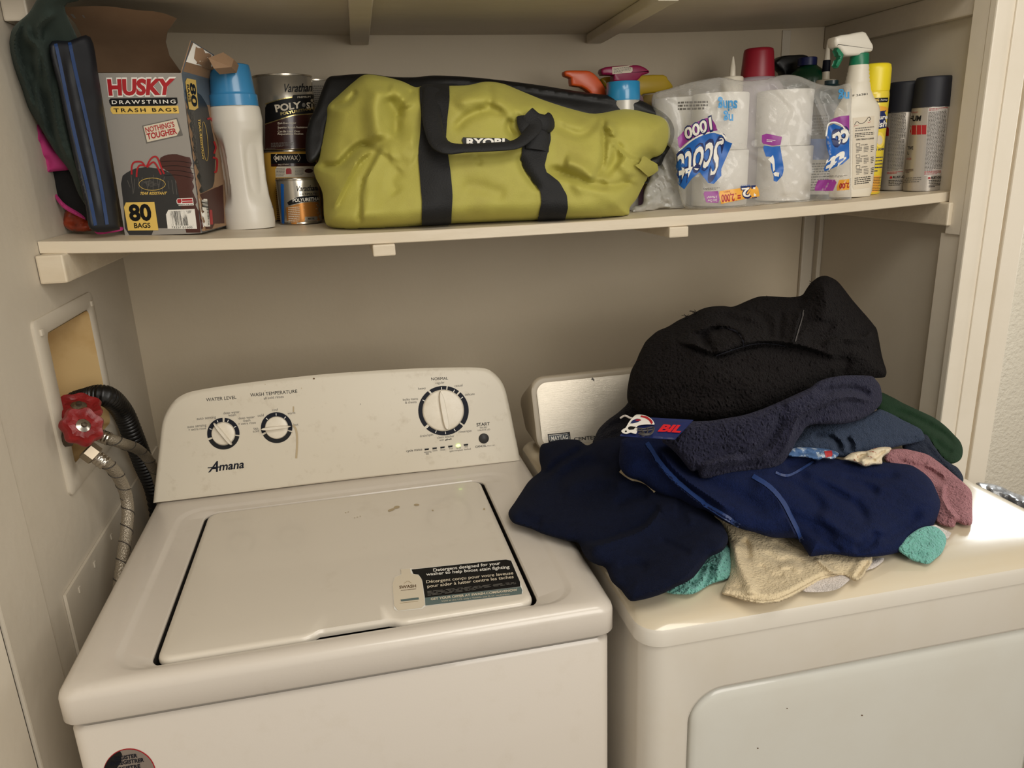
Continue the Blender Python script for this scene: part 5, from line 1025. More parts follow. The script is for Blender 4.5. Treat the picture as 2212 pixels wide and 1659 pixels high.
b = MB(OT); extr(b, ZR((65,296),(110,290),(180,291),(240,296),(290,335),(335,400),(346,430),(340,480),(260,480),(235,440),(180,402),(112,392),(108,342),(70,328)), -.19, .026, None, .004, 2); b.build('spray_head', t)
t, x = backbottle('spray_bottle', 1352, -.15, 80, 180, mat('clear_purple_bottle', (140, 110, 130), .3), 'magenta trigger spray bottle with small white label on its head', 'spray bottle')
b = MB(MT); extr(b, ZR((320,278),(385,262),(525,254),(585,258),(638,288),(640,308),(592,326),(560,360),(500,366),(398,366),(402,322),(325,320)), -.15, .028, None, .004, 2); hb_ = b.bvh()
rectd(b, hb_, ZR((386,270),(524,257),(526,306),(388,316)), CREAMP, .0005, 6); fine(b, hb_, ZR((395,276),(515,264),(517,302),(397,312)), 5, GREYP, .0008, seed=120); b.build('spray_head', t)
t, x = backbottle('spray_bottle', 1405, -.12, 76, 205, mat('amber_bottle', (150, 130, 80), .3), 'amber yellow trigger spray bottle behind the magenta one', 'spray bottle')
b = MB(YT); extr(b, ZR((310,350),(400,330),(580,324),(740,320),(770,350),(800,388),(802,412),(760,428),(690,442),(600,452),(570,470),(400,440)), -.10, .024, None, .004, 2); b.build('spray_head', t)
cx = aty(1346, 215, -.24)[0]; zz = shelf_z(cx)+.0008; t = thing('aerosol_can', (cx, -.24, zz), 'aerosol with bright blue cap standing in front of the trigger sprayers', 'can')
pr = pxprof(cx, -.24, [(70,300),(70,216)]); b = MB(mat('pale_can', (180, 176, 168), .35, metal=.3)); b.lathe([(pr[0][0], zz), (pr[0][0], pr[1][1])], cx, -.24, 0, None, 40); b.build('can_body', t)
pr = pxprof(cx, -.24, [(71,218),(72,214),(71,179),(68,177),(62,177.5),(61,182)]); b = MB(mat('sky_cap', (38, 134, 184), .25, coat=.4)); b.lathe(pr, cx, -.24, 0, None, 48); b.build('cap', t)
yB = -.21
cx = aty(1636, 168, yB)[0]; zz = shelf_z(cx)+.0008; t = thing('detergent_jug', (cx, yB, zz), 'pale jug with a dark red cap rising behind the toilet rolls', 'jug')
b = MB(mat('lilac_plastic', (178, 168, 176), .4)); pr = pxprof(cx, yB, [(110,420),(112,190),(90,174),(74,168)]); b.lathe([(r, max(z, zz)) for r, z in pr], cx, yB, 0, None, 40); b.build('jug_body', t)
b = MB(mat('red_cap', (140, 16, 38), .4)); pr = pxprof(cx, yB, [(72,170),(73,165),(64,113),(61,107),(54,105)]); b.lathe(pr, cx, yB, 0, None, 48); b.build('cap', t)
def caulk(u, vtip, vbase, wb, Y, label, band=False, disc=None):
    cx = aty(u, vbase, Y)[0]; zz = shelf_z(cx)+.0008; t = thing('caulk_tube', (cx, Y, zz), label, 'caulk tube', 'caulk tubes standing behind the toilet rolls')
    b = MB(WP); pr = pxprof(cx, Y, [(disc,430),(disc,vbase+6),(disc*.9,vbase+3),(wb*1.2,vbase+2)]); b.lathe([(r, max(z, zz)) for r, z in pr], cx, Y, 0, None, 40); b.build('tube', t)
    b = MB(WP); pr = pxprof(cx, Y, [(wb*1.1,vbase+3),(wb,vbase-4),(wb*.9,vbase-20),(wb*.82,vbase-(vbase-vtip)*.5),(wb*.28,vtip+1),(wb*.2,vtip)]); b.lathe(pr, cx, Y, 0, None, 24); b.build('nozzle', t)
    if band: b = MB(NAVYP); pr = pxprof(cx, Y, [(wb*.99,155),(wb*1.02,154),(wb*.96,131),(wb*.9,130)]); b.lathe(pr, cx, Y, 0, None, 24); b.build('tape_band', t)
caulk(1582, 122, 163, 13, -.22, 'small white caulk tube with pointed nozzle left of the red cap', disc=48)
caulk(1783, 86, 170, 17, -.20, 'white caulk tube whose nozzle carries a dark band, next to spray bottle', True, disc=50)
t, x = backbottle('spray_bottle', 1703, -.10, 84, 165, mat('smoke_plastic', (40, 38, 38), .35), 'smoky black trigger sprayer behind the green bottle', 'spray bottle')
b = MB(mat('black_trigger', (24, 24, 26), .35)); extr(b, ZR((1505,238),(1530,210),(1562,190),(1640,184),(1700,182),(1742,202),(1738,240),(1690,262),(1640,300),(1600,340),(1570,340),(1560,300),(1530,275)), -.10, .03, None, .004, 2); b.build('spray_head', t)
cx = aty(1745, 170, -.16)[0]; zz = shelf_z(cx)+.0008; t = thing('green_bottle', (cx, -.16, zz), 'dark green round shouldered bottle with navy screw cap', 'bottle')
b = MB(mat('dark_green_plastic', (14, 66, 42), .3, coat=.3)); pr = pxprof(cx, -.16, [(84,430),(86,200),(84,172),(74,158),(52,148),(40,144),(34,141)]); b.lathe([(r, max(z, zz)) for r, z in pr], cx, -.16, 0, None, 48); b.build('bottle_body', t)
b = MB(mat('navy_cap', (18, 28, 84), .4)); pr = pxprof(cx-.004, -.16, [(41,142),(41,128),(40,125),(36,124)]); b.lathe(pr, cx-.004, -.16, 0, None, 48, lobes=24, lamp=.012); b.build('screw_cap', t)
b = MB(mat('dark_brown_carton', (50, 32, 28), .6)); extr(b, [(1885,132),(1918,127),(1930,146),(1946,153),(1952,176),(1956,300),(1958,400),(1895,402)], -.13, .05, None, .002, 0)
tag(b.build('dark_carton'), 'dark brown torn carton at the back behind yellow polish can', 'carton')

# ================================================================== THE LAUNDRY HEAP
def terry(name, rgb, vr=None, sheen=.5, bs=260, bd=.0035, **k):
    m = mat(name, rgb, .95, bump=.9, bscale=bs, sheen=sheen, vary=.5, vscale=70, vrgb=vr or tuple(int(c*.72) for c in rgb), bdist=bd*.6, spec=.15, **k); nt = m.node_tree
    if not nt.get('loops'):                                      # little raised loops of pile on top of the soft undulation
        nt['loops'] = 1; bp = [n for n in nt.nodes if n.type == 'BUMP'][0]; mp = [n for n in nt.nodes if n.type == 'MAPPING'][0]; b = nt.nodes['Principled BSDF']
        dn = nt.nodes.new('ShaderNodeTexNoise'); dn.inputs['Scale'].default_value = bs; nt.links.new(mp.outputs[0], dn.inputs['Vector'])
        sc = nt.nodes.new('ShaderNodeVectorMath'); sc.operation = 'MULTIPLY_ADD'; sc.inputs[1].default_value = (.006, .006, .006); nt.links.new(dn.outputs['Color'], sc.inputs[0]); nt.links.new(mp.outputs[0], sc.inputs[2])
        vo = nt.nodes.new('ShaderNodeTexVoronoi'); vo.feature = 'SMOOTH_F1'; vo.inputs['Scale'].default_value = bs*1.35; nt.links.new(sc.outputs[0], vo.inputs['Vector'])
        b2 = nt.nodes.new('ShaderNodeBump'); b2.invert = True; b2.inputs['Strength'].default_value = .85; b2.inputs['Distance'].default_value = bd; nt.links.new(vo.outputs['Distance'], b2.inputs['Height'])
        nt.links.new(bp.outputs[0], b2.inputs['Normal']); nt.links.new(b2.outputs[0], b.inputs['Normal'])
    return m
Z1 = lambda *q: [(1280+x/3.19, 580+y/3.19) for x, y in q]
Z2 = lambda *q: [(1380+x/2.989, 780+y/2.989) for x, y in q]
Z3 = lambda *q: [(1090+x/3.53, 850+y/3.53) for x, y in q]
CR = lambda f, k, q, w, a: (k, f(*q), w*.85, a*1.5)
NAVY = terry('navy_fleece', (13, 19, 40), bs=500, bd=.0012, sheen=.1); ROYAL = terry('royal_blue_fleece', (14, 25, 60), bs=400, bd=.0018, sheen=.12); BLACKT = terry('black_terry', (21, 17, 17), bs=210, bd=.006, sheen=.12)
DKNAVY = terry('dark_navy_terry', (34, 34, 50), bs=210, bd=.005, sheen=.5); SLATE = terry('slate_terry', (44, 54, 72), bs=280, bd=.004); GREENT = terry('green_velour', (30, 52, 34), bs=400, bd=.0015, sheen=.3)
MAUVE = terry('mauve_terry', (148, 104, 108), bs=240, bd=.005); TEAL = terry('teal_microfibre', (112, 172, 158), bs=200, bd=.006); CREAMT = terry('cream_towelling', (208, 191, 158), vr=(200, 181, 147), bs=240, bd=.0016, sheen=.08); WHITET = terry('white_cotton', (206, 196, 188), bs=300, bd=.002)
BAND = mat('blue_satin_band', (22, 46, 94), .5, sheen=.4, bump=.3, bscale=200); CHAR = terry('charcoal_terry', (24, 24, 32), bs=210, bd=.004)
def towel(name, label, out, dep, H, D, cr=(), m=None, step=4.5, nz=.004, ns=14, hb=None, seed=0, cat='towel', fine_n=.0004, group=None, rim=.5):
    b = MB(m); puff(b, out, dep, H, D, step, cr, nz=nz, nscale=ns, fine_n=fine_n, hb=hb, seed=seed, rimpow=rim, floor=True); return b, b.bvh(), name, label, cat
def done(T_, ret=False): b, bv, name, label, cat = T_; return tag(b.build(name), label, cat)

# bottom of the heap first
T_ = towel('towel', 'plush teal microfibre towel peeking out under the navy blanket, front left', [(1425,1262),(1455,1240),(1500,1222),(1530,1190),(1572,1178),(1580,1218),(1577,1242),(1568,1252),(1535,1262),(1500,1282),(1470,1284),(1441,1280)],
    [dr(1441,1280), dr(1500,1283), dr(1568,1252), (1572,1178,-.80), (1530,1190,-.81), (1450,1242,-.87)], .022, 26, [CR(Z3,'v',[(1500,1500),(1560,1400),(1580,1300)],6,.010), CR(Z3,'v',[(1400,1480),(1480,1400),(1520,1300)],5,.008), CR(Z3,'r',[(1620,1420),(1640,1300),(1690,1200)],7,.006)], TEAL, 3, .004, 60, .002, 31, fine_n=.0016); done(T_)
T_ = towel('towel', 'teal cloth corner with a white tag under the blue towel, at right', [(1940,1185),(1960,1160),(1990,1140),(2022,1138),(2044,1161),(2037,1190),(2022,1206),(2006,1218),(1990,1216),(1972,1211),(1955,1200)],
    [dr(1972,1211,.003), dr(2006,1218,.003), dr(2044,1161,.01), dr(1990,1140,.03), dr(1950,1180,.02)], .010, 16, [CR(Z2,'v',[(1770,1240),(1830,1260),(1880,1230)],5,.003)], TEAL, 3, .002, 30, .002, 32, fine_n=.0007)
o = done(T_); b = MB(WHITET); c = [aty(2010, 1136, -.89), aty(2022, 1134, -.885), aty(2055, 1151, -.90), aty(2047, 1164, -.91)]; c = [p + (CAM-p)/np.linalg.norm(CAM-p)*.01 for p in c]; b.loops([[tuple(p) for p in c], [tuple(p - np.array([0, 0, .0012])) for p in c]], None, True, True, False); b.build('care_tag', o)
T_ = towel('cloth', 'white cotton cloth edge lying under the cream towel on the dryer', [(1725,1262),(1780,1232),(1835,1240),(1870,1215),(1905,1204),(1908,1212),(1890,1226),(1876,1231),(1845,1246),(1832,1256),(1812,1271),(1785,1278),(1750,1279),(1733,1276)],
    [dr(1733,1276,.003), dr(1785,1278,.003), dr(1832,1256,.003), dr(1876,1231,.003), (1905,1204,-.905), (1780,1232,-.91)], .006, 12, (), WHITET, 3, .002, 40, .001, 33, 'cloth', fine_n=.0002); done(T_)
cr = [CR(Z2,'r',[(600,1150),(640,1280),(700,1420),(760,1520)],16,.012), CR(Z2,'v',[(660,1150),(700,1200),(700,1300)],10,.008), CR(Z2,'s',[(440,985),(560,1120),(590,1300),(580,1400)],10,.004), CR(Z2,'v',[(800,1220),(900,1290),(1000,1280),(1100,1330)],7,.004), CR(Z2,'v',[(850,1160),(960,1220),(1080,1250)],7,.004), CR(Z2,'r',[(900,1340),(980,1320),(1050,1370)],8,.004), CR(Z2,'v',[(770,1300),(850,1380),(950,1380)],7,.004),
      CR(Z2,'z',[(545,1480),(760,1512),(900,1510),(1040,1450),(1180,1380),(1320,1370)],9,.003), CR(Z2,'s',[(1140,1255),(1240,1340),(1350,1400)],8,.010), CR(Z2,'v',[(1420,1270),(1340,1380)],4,.003), CR(Z2,'v',[(1500,1280),(1440,1350),(1400,1410)],5,.006), CR(Z2,'v',[(560,1440),(600,1460),(680,1460)],5,.003)]
T_ = towel('towel', 'cream patterned towel spilling forward over the dryer front edge of the heap', Z2((420,960),(540,1060),(577,1150),(590,1240),(586,1380),(552,1450),(536,1500),(600,1520),(680,1548),(770,1568),(850,1566),(910,1556),(990,1522),(1060,1480),(1130,1442),(1200,1410),(1290,1388),(1330,1388),(1400,1422),(1440,1400),(1470,1352),(1500,1310),(1508,1280),(1480,1240),(1300,1150),(1000,1080),(700,1020),(500,960)),
    [dr(*Z2((540,1500))[0]), dr(*Z2((770,1565))[0]), dr(*Z2((1060,1480))[0]), dr(*Z2((1400,1420))[0]), dr(*Z2((1500,1300))[0], .012), (*Z2((430,965))[0], -.775), (*Z2((700,1020))[0], -.80), (*Z2((1300,1150))[0], -.86), (*Z2((590,1240))[0], -.86)], .020, 26, cr, CREAMT, 3.2, .0018, 34, .004, 34)
b, bv = T_[0], T_[1]
lined(b, bv, Z2((560,1500),(680,1528),(770,1545),(880,1540),(980,1500),(1060,1458),(1190,1390),(1310,1372)), 1.2, PRNG, .0006)
for k in range(34):
    a = k/33; P = catmull([np.array(p) for p in Z2((556,1500),(680,1532),(770,1550),(880,1545),(980,1507),(1060,1464),(1190,1396),(1310,1378))], 8); p = P[int(a*(len(P)-1))]; lined(b, bv, [(p[0]-1, p[1]-4), (p[0]+1.5, p[1]+4)], .9, PRNG, .0006, 1)
done(T_)
cr = [CR(Z3,'s',[(560,1140),(700,1140),(900,1080),(1060,1010),(1160,900),(1180,830)],30,.022), CR(Z3,'r',[(130,780),(300,640),(480,500),(700,400)],30,.010), CR(Z3,'v',[(240,620),(330,600),(420,520),(620,400)],9,.014), CR(Z3,'r',[(400,720),(640,650),(800,650),(960,720)],22,.010), CR(Z3,'v',[(380,700),(520,570),(700,540),(860,600)],16,.010), CR(Z3,'v',[(820,860),(960,800),(1120,770)],12,.008), CR(Z3,'r',[(1180,900),(1240,860),(1330,860)],20,.008),
      CR(Z3,'v',[(860,1330),(1000,1300),(1100,1340)],12,.006), CR(Z3,'r',[(770,1330),(830,1440),(960,1560)],12,.006), CR(Z3,'v',[(1160,1110),(1300,1170),(1430,1230)],8,.005), CR(Z3,'r',[(1390,900),(1420,960),(1430,1010)],8,.005), CR(Z3,'s',[(1700,1090),(1650,1200),(1500,1300),(1400,1400),(1250,1490),(1000,1560)],10,.004), CR(Z3,'v',[(100,900),(200,960),(300,1000)],14,.005)]
T_ = towel('blanket', 'navy fleece blanket spreading left over the washer corner and dryer', [(1098,1108),(1112,1085),(1127,1062),(1142,1040),(1158,1026),(1169,1015),(1165,992),(1168,963),(1184,956),(1203,951),(1228,949),(1250,951),(1268,962),(1285,954),(1305,948),(1339,942),(1380,940),(1440,960),(1480,1010),(1530,1060),(1540,1110),(1558,1128),(1569,1150),(1573,1165),(1566,1184),(1550,1196),(1532,1204),(1515,1226),(1498,1247),(1478,1260),(1458,1269),(1430,1283),(1402,1292),(1380,1297),(1362,1298),(1350,1286),(1342,1275),(1328,1263),(1319,1252),(1308,1227),(1290,1220),(1271,1210),(1258,1192),(1249,1173),(1225,1168),(1203,1162),(1172,1153),(1147,1142),(1124,1135),(1107,1128)],
    [dr(1098,1108,.012), dr(1147,1142,.01), dr(1249,1173,.012), dr(1319,1252,.008), dr(1362,1298,.008), dr(1458,1269,.03), (1569,1150,-.87), (1540,1090,-.79), (1440,960,-.62), (1339,942,-.56), (1250,951,-.47), (1168,963,-.43), (1165,992,-.44), (1127,1062,-.56), (1300,1080,-.66), (1400,1150,-.78)], .05, 60, cr, NAVY, 4.2, .006, 9, .07, 35, 'blanket', fine_n=.0002)
b, bv = T_[0], T_[1]
lined(b, bv, [(1340,1019),(1352,1029),(1365,1036),(1380,1039),(1397,1046),(1407,1054),(1416,1064)], 7, CREAMT, .002); o = done(T_)
# folded royal blue towel
cr = [CR(Z2,'s',[(50,520),(130,650),(260,790),(430,930),(560,1010),(660,1080)],12,.014), CR(Z2,'z',[(90,520),(170,650),(300,780),(470,900),(600,990)],9,.010), CR(Z2,'s',[(720,735),(850,820),(930,920),(1000,1070),(1060,1190),(1110,1255)],26,.018), CR(Z2,'v',[(200,640),(330,720),(500,800),(700,900),(850,1010)],18,.012), CR(Z2,'v',[(900,960),(1020,1020),(1200,1100),(1280,1180)],16,.010), CR(Z2,'v',[(830,730),(1000,790),(1150,900),(1200,1010)],14,.010),
      CR(Z2,'v',[(950,700),(1150,780),(1330,880),(1430,960),(1480,1080)],14,.012), CR(Z2,'r',[(1050,740),(1250,800),(1420,900)],14,.008), CR(Z2,'v',[(1300,750),(1450,800),(1560,860)],12,.010), CR(Z2,'v',[(1300,650),(1400,720),(1560,760),(1700,720)],12,.008), CR(Z2,'v',[(1540,1090),(1500,1180),(1380,1230)],14,.010), CR(Z2,'v',[(1830,960),(1700,1080),(1540,1170)],14,.008), CR(Z2,'v',[(930,690),(1050,660),(1150,640)],10,.012), CR(Z2,'r',[(1140,960),(1300,1090),(1450,1180)],16,.008), CR(Z2,'v',[(1080,1060),(1200,1160),(1330,1240)],8,.007)]
out = [(1345,948),(1390,944),(1440,952),(1510,985),(1600,985),(1700,972),(1780,985),(1825,994),(1870,996),(1915,999),(1950,1002),(1975,1008),(2009,1034),(2026,1068),(2031,1085),(2029,1104),(2018,1132),(2002,1158),(1978,1178),(1949,1191),(1917,1199),(1882,1203),(1845,1203),(1800,1197),(1770,1200),(1751,1202),(1745,1195),(1728,1170),(1715,1163),(1668,1161),(1630,1150),(1597,1141),(1560,1124),(1524,1102),(1500,1096),(1470,1080),(1440,1072),(1416,1062),(1385,1040),(1360,1032),(1345,1020),(1338,1005),(1337,985),(1340,965)]
T_ = towel('towel', 'big royal blue towel with satin edge bands bulging across the middle', out,
    [dr(1751,1202,.02), dr(1882,1203,.02), (2002,1158,-.885), (2029,1104,-.86), (2026,1068,-.83), (1950,1002,-.74), (1825,994,-.72), (1700,972,-.70), (1510,985,-.70), (1390,944,-.655), (1338,985,-.68), (1416,1062,-.74), (1524,1102,-.83), (1597,1141,-.875), (1668,1161,-.885)], .055, 62, cr, ROYAL, 4.0, .006, 10, .09, 36, fine_n=.0003)
b, bv = T_[0], T_[1]
lined(b, bv, Z2((52,530),(90,590),(140,665),(210,745),(300,825),(430,925),(560,1005),(650,1062)), 9, BAND, .0012); lined(b, bv, Z2((735,745),(810,790),(870,840),(930,915),(975,1000),(1010,1070),(1050,1150),(1085,1215),(1110,1250)), 10, BAND, .0012); lined(b, bv, Z2((880,720),(960,740),(1050,700),(1130,650)), 5, BAND, .0012); done(T_)
T_ = towel('towel', 'dark charcoal terry towel showing left of the hang tag, by the dryer console', [(1280,960),(1286,942),(1294,926),(1312,908),(1334,892),(1350,878),(1366,866),(1420,880),(1430,920),(1400,945),(1345,952),(1305,958)], [(1280,960,-.50),(1294,926,-.46),(1366,866,-.46),(1420,880,-.50),(1400,945,-.56),(1345,952,-.56)], .022, 30,
    [CR(Z3,'v',[(720,330),(820,250),(960,200)],6,.008), CR(Z3,'v',[(700,370),(820,320),(900,290)],5,.006), CR(Z3,'r',[(760,230),(860,180),(930,120)],6,.005)], CHAR, 4, .004, 25, .02, 37, fine_n=.0007); done(T_)
T_ = towel('towel', 'dark green velour towel folded over at the right side of the heap', Z2((1540,200),(1640,235),(1700,268),(1800,315),(1900,362),(1975,415),(2040,480),(2075,520),(2092,570),(2086,620),(2060,650),(2015,664),(1985,655),(1950,620),(1900,550),(1850,490),(1760,430),(1680,380),(1540,320)),
    [(*Z2((1540,200))[0],-.48),(*Z2((1900,362))[0],-.54),(*Z2((2092,570))[0],-.62),(*Z2((2015,664))[0],-.66),(*Z2((1850,490))[0],-.60),(*Z2((1540,320))[0],-.52)], .022, 20, [CR(Z2,'v',[(1600,310),(1750,350),(1900,430),(2000,490),(2050,560)],6,.010), CR(Z2,'v',[(1900,500),(1960,560),(2030,600)],6,.006)], GREENT, 4, .003, 14, .06, 38, fine_n=.0003); done(T_)
T_ = towel('towel', 'dark slate towel end hanging behind the mauve towel, right side', Z2((1700,540),(1840,470),(1900,540),(1960,620),(2020,665),(2060,690),(2095,750),(2085,790),(2040,760),(1980,700),(1860,620),(1760,600)),
    [(*Z2((1700,540))[0],-.62),(*Z2((1840,470))[0],-.60),(*Z2((2095,750))[0],-.71),(*Z2((1860,620))[0],-.66)], .016, 16, [CR(Z2,'v',[(1850,520),(1900,600),(1990,690)],6,.008)], terry('dark_slate_terry', (30, 36, 50), bs=260), 4, .003, 20, .015, 39, fine_n=.0006); done(T_)
T_ = towel('towel', 'slate blue terry towel folded under the dark navy loop', Z2((930,560),(1000,470),(1070,420),(1250,385),(1400,372),(1520,325),(1560,312),(1640,345),(1700,378),(1770,412),(1822,442),(1842,480),(1842,510),(1780,530),(1700,545),(1600,570),(1500,592),(1410,612),(1320,622),(1250,612),(1180,590),(1050,590),(950,590)),
    [(*Z2((930,560))[0],-.69),(*Z2((1400,372))[0],-.62),(*Z2((1560,312))[0],-.58),(*Z2((1842,500))[0],-.62),(*Z2((1500,592))[0],-.70),(*Z2((1320,622))[0],-.72),(*Z2((1050,590))[0],-.72)], .032, 34, [CR(Z2,'v',[(1110,480),(1230,490),(1290,540),(1290,600)],6,.016), CR(Z2,'r',[(1240,480),(1320,520),(1330,600)],4,.006), CR(Z2,'v',[(1330,490),(1370,530),(1372,590)],5,.014), CR(Z2,'r',[(1360,490),(1398,530),(1400,590)],4,.006), CR(Z2,'v',[(1820,450),(1760,510),(1700,540)],6,.005)], SLATE, 3.5, .004, 14, .06, 40, fine_n=.0009); done(T_)
cr = [CR(Z2,'v',[(1640,640),(1760,670),(1860,700),(1930,740),(1985,800)],8,.010), CR(Z2,'s',[(1985,780),(1975,860),(1990,920),(2060,1010),(2065,1040)],12,.012), CR(Z2,'v',[(1790,600),(1830,640),(1870,660)],5,.006), CR(Z2,'r',[(1800,610),(1900,690),(1960,730),(2000,740)],6,.006)]
T_ = towel('towel', 'mauve pink terry towel draped down the right side of the heap', Z2((1590,610),(1620,575),(1700,566),(1780,580),(1860,602),(1920,640),(1985,690),(2050,745),(2105,792),(2140,830),(2152,870),(2152,960),(2151,1050),(2110,1060),(2080,1052),(2050,1040),(2035,1072),(1980,1066),(1925,1040),(1900,960),(1900,880),(1850,780),(1750,700),(1600,655)),
    [(*Z2((1590,610))[0],-.70),(*Z2((1780,580))[0],-.68),(*Z2((1985,690))[0],-.70),(*Z2((2140,830))[0],-.80),dr(*Z2((2151,1050))[0]),dr(*Z2((2035,1072))[0]),(*Z2((1925,1040))[0],-.86),(*Z2((1900,880))[0],-.80),(*Z2((1750,700))[0],-.72)], .018, 22, cr, MAUVE, 3.5, .003, 22, .06, 41, fine_n=.0009); done(T_)
FLOR = mat('floral_cotton', (214, 200, 172), .8, vary=1.0, vscale=75, vrgb=(150, 70, 48), bump=.4, bscale=120, vlo=.56, vhi=.62)
T_ = towel('cloth', 'cream floral cotton cloth scrap crumpled between slate and blue towels', [(1822,992),(1836,980),(1850,976),(1872,974),(1890,968),(1912,965),(1926,968),(1920,978),(1906,988),(1905,1002),(1885,1004),(1868,1008),(1852,1001),(1840,997)],
    [(1822,992,-.745),(1926,968,-.72),(1868,1008,-.765),(1890,968,-.73)], .018, 11, [CR(Z2,'v',[(1400,640),(1440,610),(1480,600)],3,.009), CR(Z2,'r',[(1430,660),(1480,620),(1560,640)],3,.007), CR(Z2,'v',[(1500,650),(1560,600),(1600,580)],3,.009)], FLOR, 2.5, .006, 70, .004, 42, 'cloth', fine_n=.0002); done(T_)
BFLO = mat('blue_patterned_cotton', (60, 92, 134), .8, vary=1.0, vscale=60, vrgb=(176, 186, 196), bump=.4, bscale=120, vlo=.52, vhi=.6)
T_ = towel('cloth', 'blue and white patterned cloth with a red fleck under the slate towel', [(1696,972),(1730,966),(1770,968),(1795,972),(1812,980),(1800,992),(1780,990),(1765,994),(1740,988),(1705,986)], [(1696,972,-.74),(1812,980,-.74),(1765,994,-.76),(1740,966,-.73)], .012, 9, [CR(Z2,'v',[(1000,600),(1100,590),(1180,610)],3,.006)], BFLO, 2.5, .005, 70, .004, 43, 'cloth', fine_n=.0002)
b, bv = T_[0], T_[1]; polyd(b, bv, [(1780,976),(1796,974),(1799,986),(1783,988)], RED, .001, 4); done(T_)
# top of the heap
cr = [CR(Z1,'s',[(1700,690),(1640,610),(1500,560),(1380,530),(1180,512),(1020,545),(850,592),(700,540),(520,500)],40,.026), CR(Z1,'v',[(650,470),(760,470),(850,590),(1000,548),(1180,515)],11,.016), CR(Z1,'v',[(800,560),(760,500),(800,430),(900,410)],9,.014), CR(Z1,'s',[(1045,545),(1030,470),(950,415),(860,405),(700,455)],12,.012), CR(Z1,'r',[(700,310),(860,290),(1050,310),(1180,380)],16,.010), CR(Z1,'v',[(860,300),(1000,360),(1170,390)],10,.006), CR(Z1,'v',[(1100,300),(1180,340),(1220,420),(1200,500)],12,.010),
      CR(Z1,'s',[(1455,290),(1425,380),(1385,530)],12,.014), CR(Z1,'v',[(1310,290),(1295,400),(1290,510)],8,.010), CR(Z1,'v',[(1460,190),(1420,240),(1440,290)],14,.010), CR(Z1,'s',[(1560,520),(1700,470),(1850,470),(1940,410)],20,.020), CR(Z1,'v',[(1460,500),(1600,440),(1640,330)],16,.010), CR(Z1,'r',[(1600,80),(1600,250),(1560,380)],24,.012), CR(Z1,'v',[(1640,640),(1760,640),(1700,760)],10,.010), CR(Z1,'v',[(1700,520),(1800,530),(1900,560)],12,.008),
      CR(Z1,'v',[(800,600),(900,660),(1100,690),(1300,700)],20,.006), CR(Z1,'r',[(480,500),(640,540),(760,600)],20,.008), CR(Z1,'v',[(260,900),(500,860),(800,870),(1150,880)],30,.008), CR(Z1,'v',[(970,265),(1080,300),(1150,290)],10,.008)]
out = Z1((300,640),(268,700),(250,770),(238,860),(245,920),(290,965),(330,995),(430,1030),(600,1045),(900,1060),(1200,1000),(1500,860),(1560,790),(1760,745),(1900,755),(2000,752),(2022,735),(2024,700),(2005,640),(1990,580),(1962,430),(1935,385),(1890,330),(1850,285),(1790,215),(1740,150),(1690,90),(1640,60),(1600,50),(1560,58),(1520,85),(1495,110),(1468,150),(1440,185),(1360,198),(1200,190),(1130,198),(1060,225),(970,262),(900,258),(820,262),(750,280),(690,312),(600,352),(520,400),(450,430),(400,470),(365,505),(340,550),(318,595))
T_ = towel('towel', 'large black terry towel crowning the heap of laundry', out, [(1374,781,-.53),(1355,862,-.57),(1383,890,-.60),(1499,910,-.66),(1656,894,-.64),(1760,828,-.58),(1913,812,-.48),(1894,712,-.45),(1825,627,-.43),(1785,597,-.42),(1731,638,-.42),(1656,640,-.40),(1537,662,-.42),(1405,727,-.48),(1560,780,-.60),(1750,720,-.50)], .085, 95, cr, BLACKT, 3.6, .006, 12, .10, 44, fine_n=.0015)
b, bv = T_[0], T_[1]
lined(b, bv, Z1((850,594),(940,562),(1020,536),(1100,516),(1180,510),(1260,516),(1330,528)), 2.2, CHAR, .002); lined(b, bv, Z1((1452,292),(1436,350),(1412,430),(1390,505)), 2.4, terry('grey_hem', (70, 66, 64)), .002); lined(b, bv, Z1((880,408),(950,418),(1010,450),(1036,500),(1040,535)), 3.2, CHAR, .002)
r_ = random.Random(9)
for (x, y) in ((640,320),(690,290),(700,292),(632,322),(1205,190),(1500,95)):
    p = hit(bv, Z1((x, y))[0][0]+2, Z1((x, y))[0][1]+9, -.001)
    if p is None: continue
    p = np.array(p)
    for k in range(2): b.tube([tuple(p), tuple(p + np.array([r_.uniform(-.004, .004), -.002, .006])), tuple(p + np.array([r_.uniform(-.012, .006), -.004, r_.uniform(.006, .014)]))], .0005, None, 5, 3)
done(T_)
cr = [CR(Z1,'v',[(1560,870),(1640,840),(1780,830),(1880,860),(1900,920)],10,.020), CR(Z1,'s',[(1980,930),(1900,920),(1750,900),(1600,940),(1500,990),(1420,1050),(1380,1160),(1330,1260),(1250,1350)],16,.016), CR(Z1,'v',[(1340,1000),(1280,1080),(1220,1180),(1100,1290),(980,1330)],14,.014), CR(Z1,'r',[(700,1390),(900,1330),(1100,1310),(1250,1250)],12,.010), CR(Z1,'v',[(720,1340),(900,1290),(1080,1250)],8,.006), CR(Z1,'v',[(740,1400),(900,1370),(1060,1350),(1200,1330)],7,.008), CR(Z1,'v',[(680,1310),(820,1260),(960,1230)],7,.005), CR(Z1,'r',[(1300,940),(1450,870),(1560,830)],18,.010), CR(Z1,'v',[(1480,1060),(1600,1010),(1750,1000),(1900,960)],10,.006)]
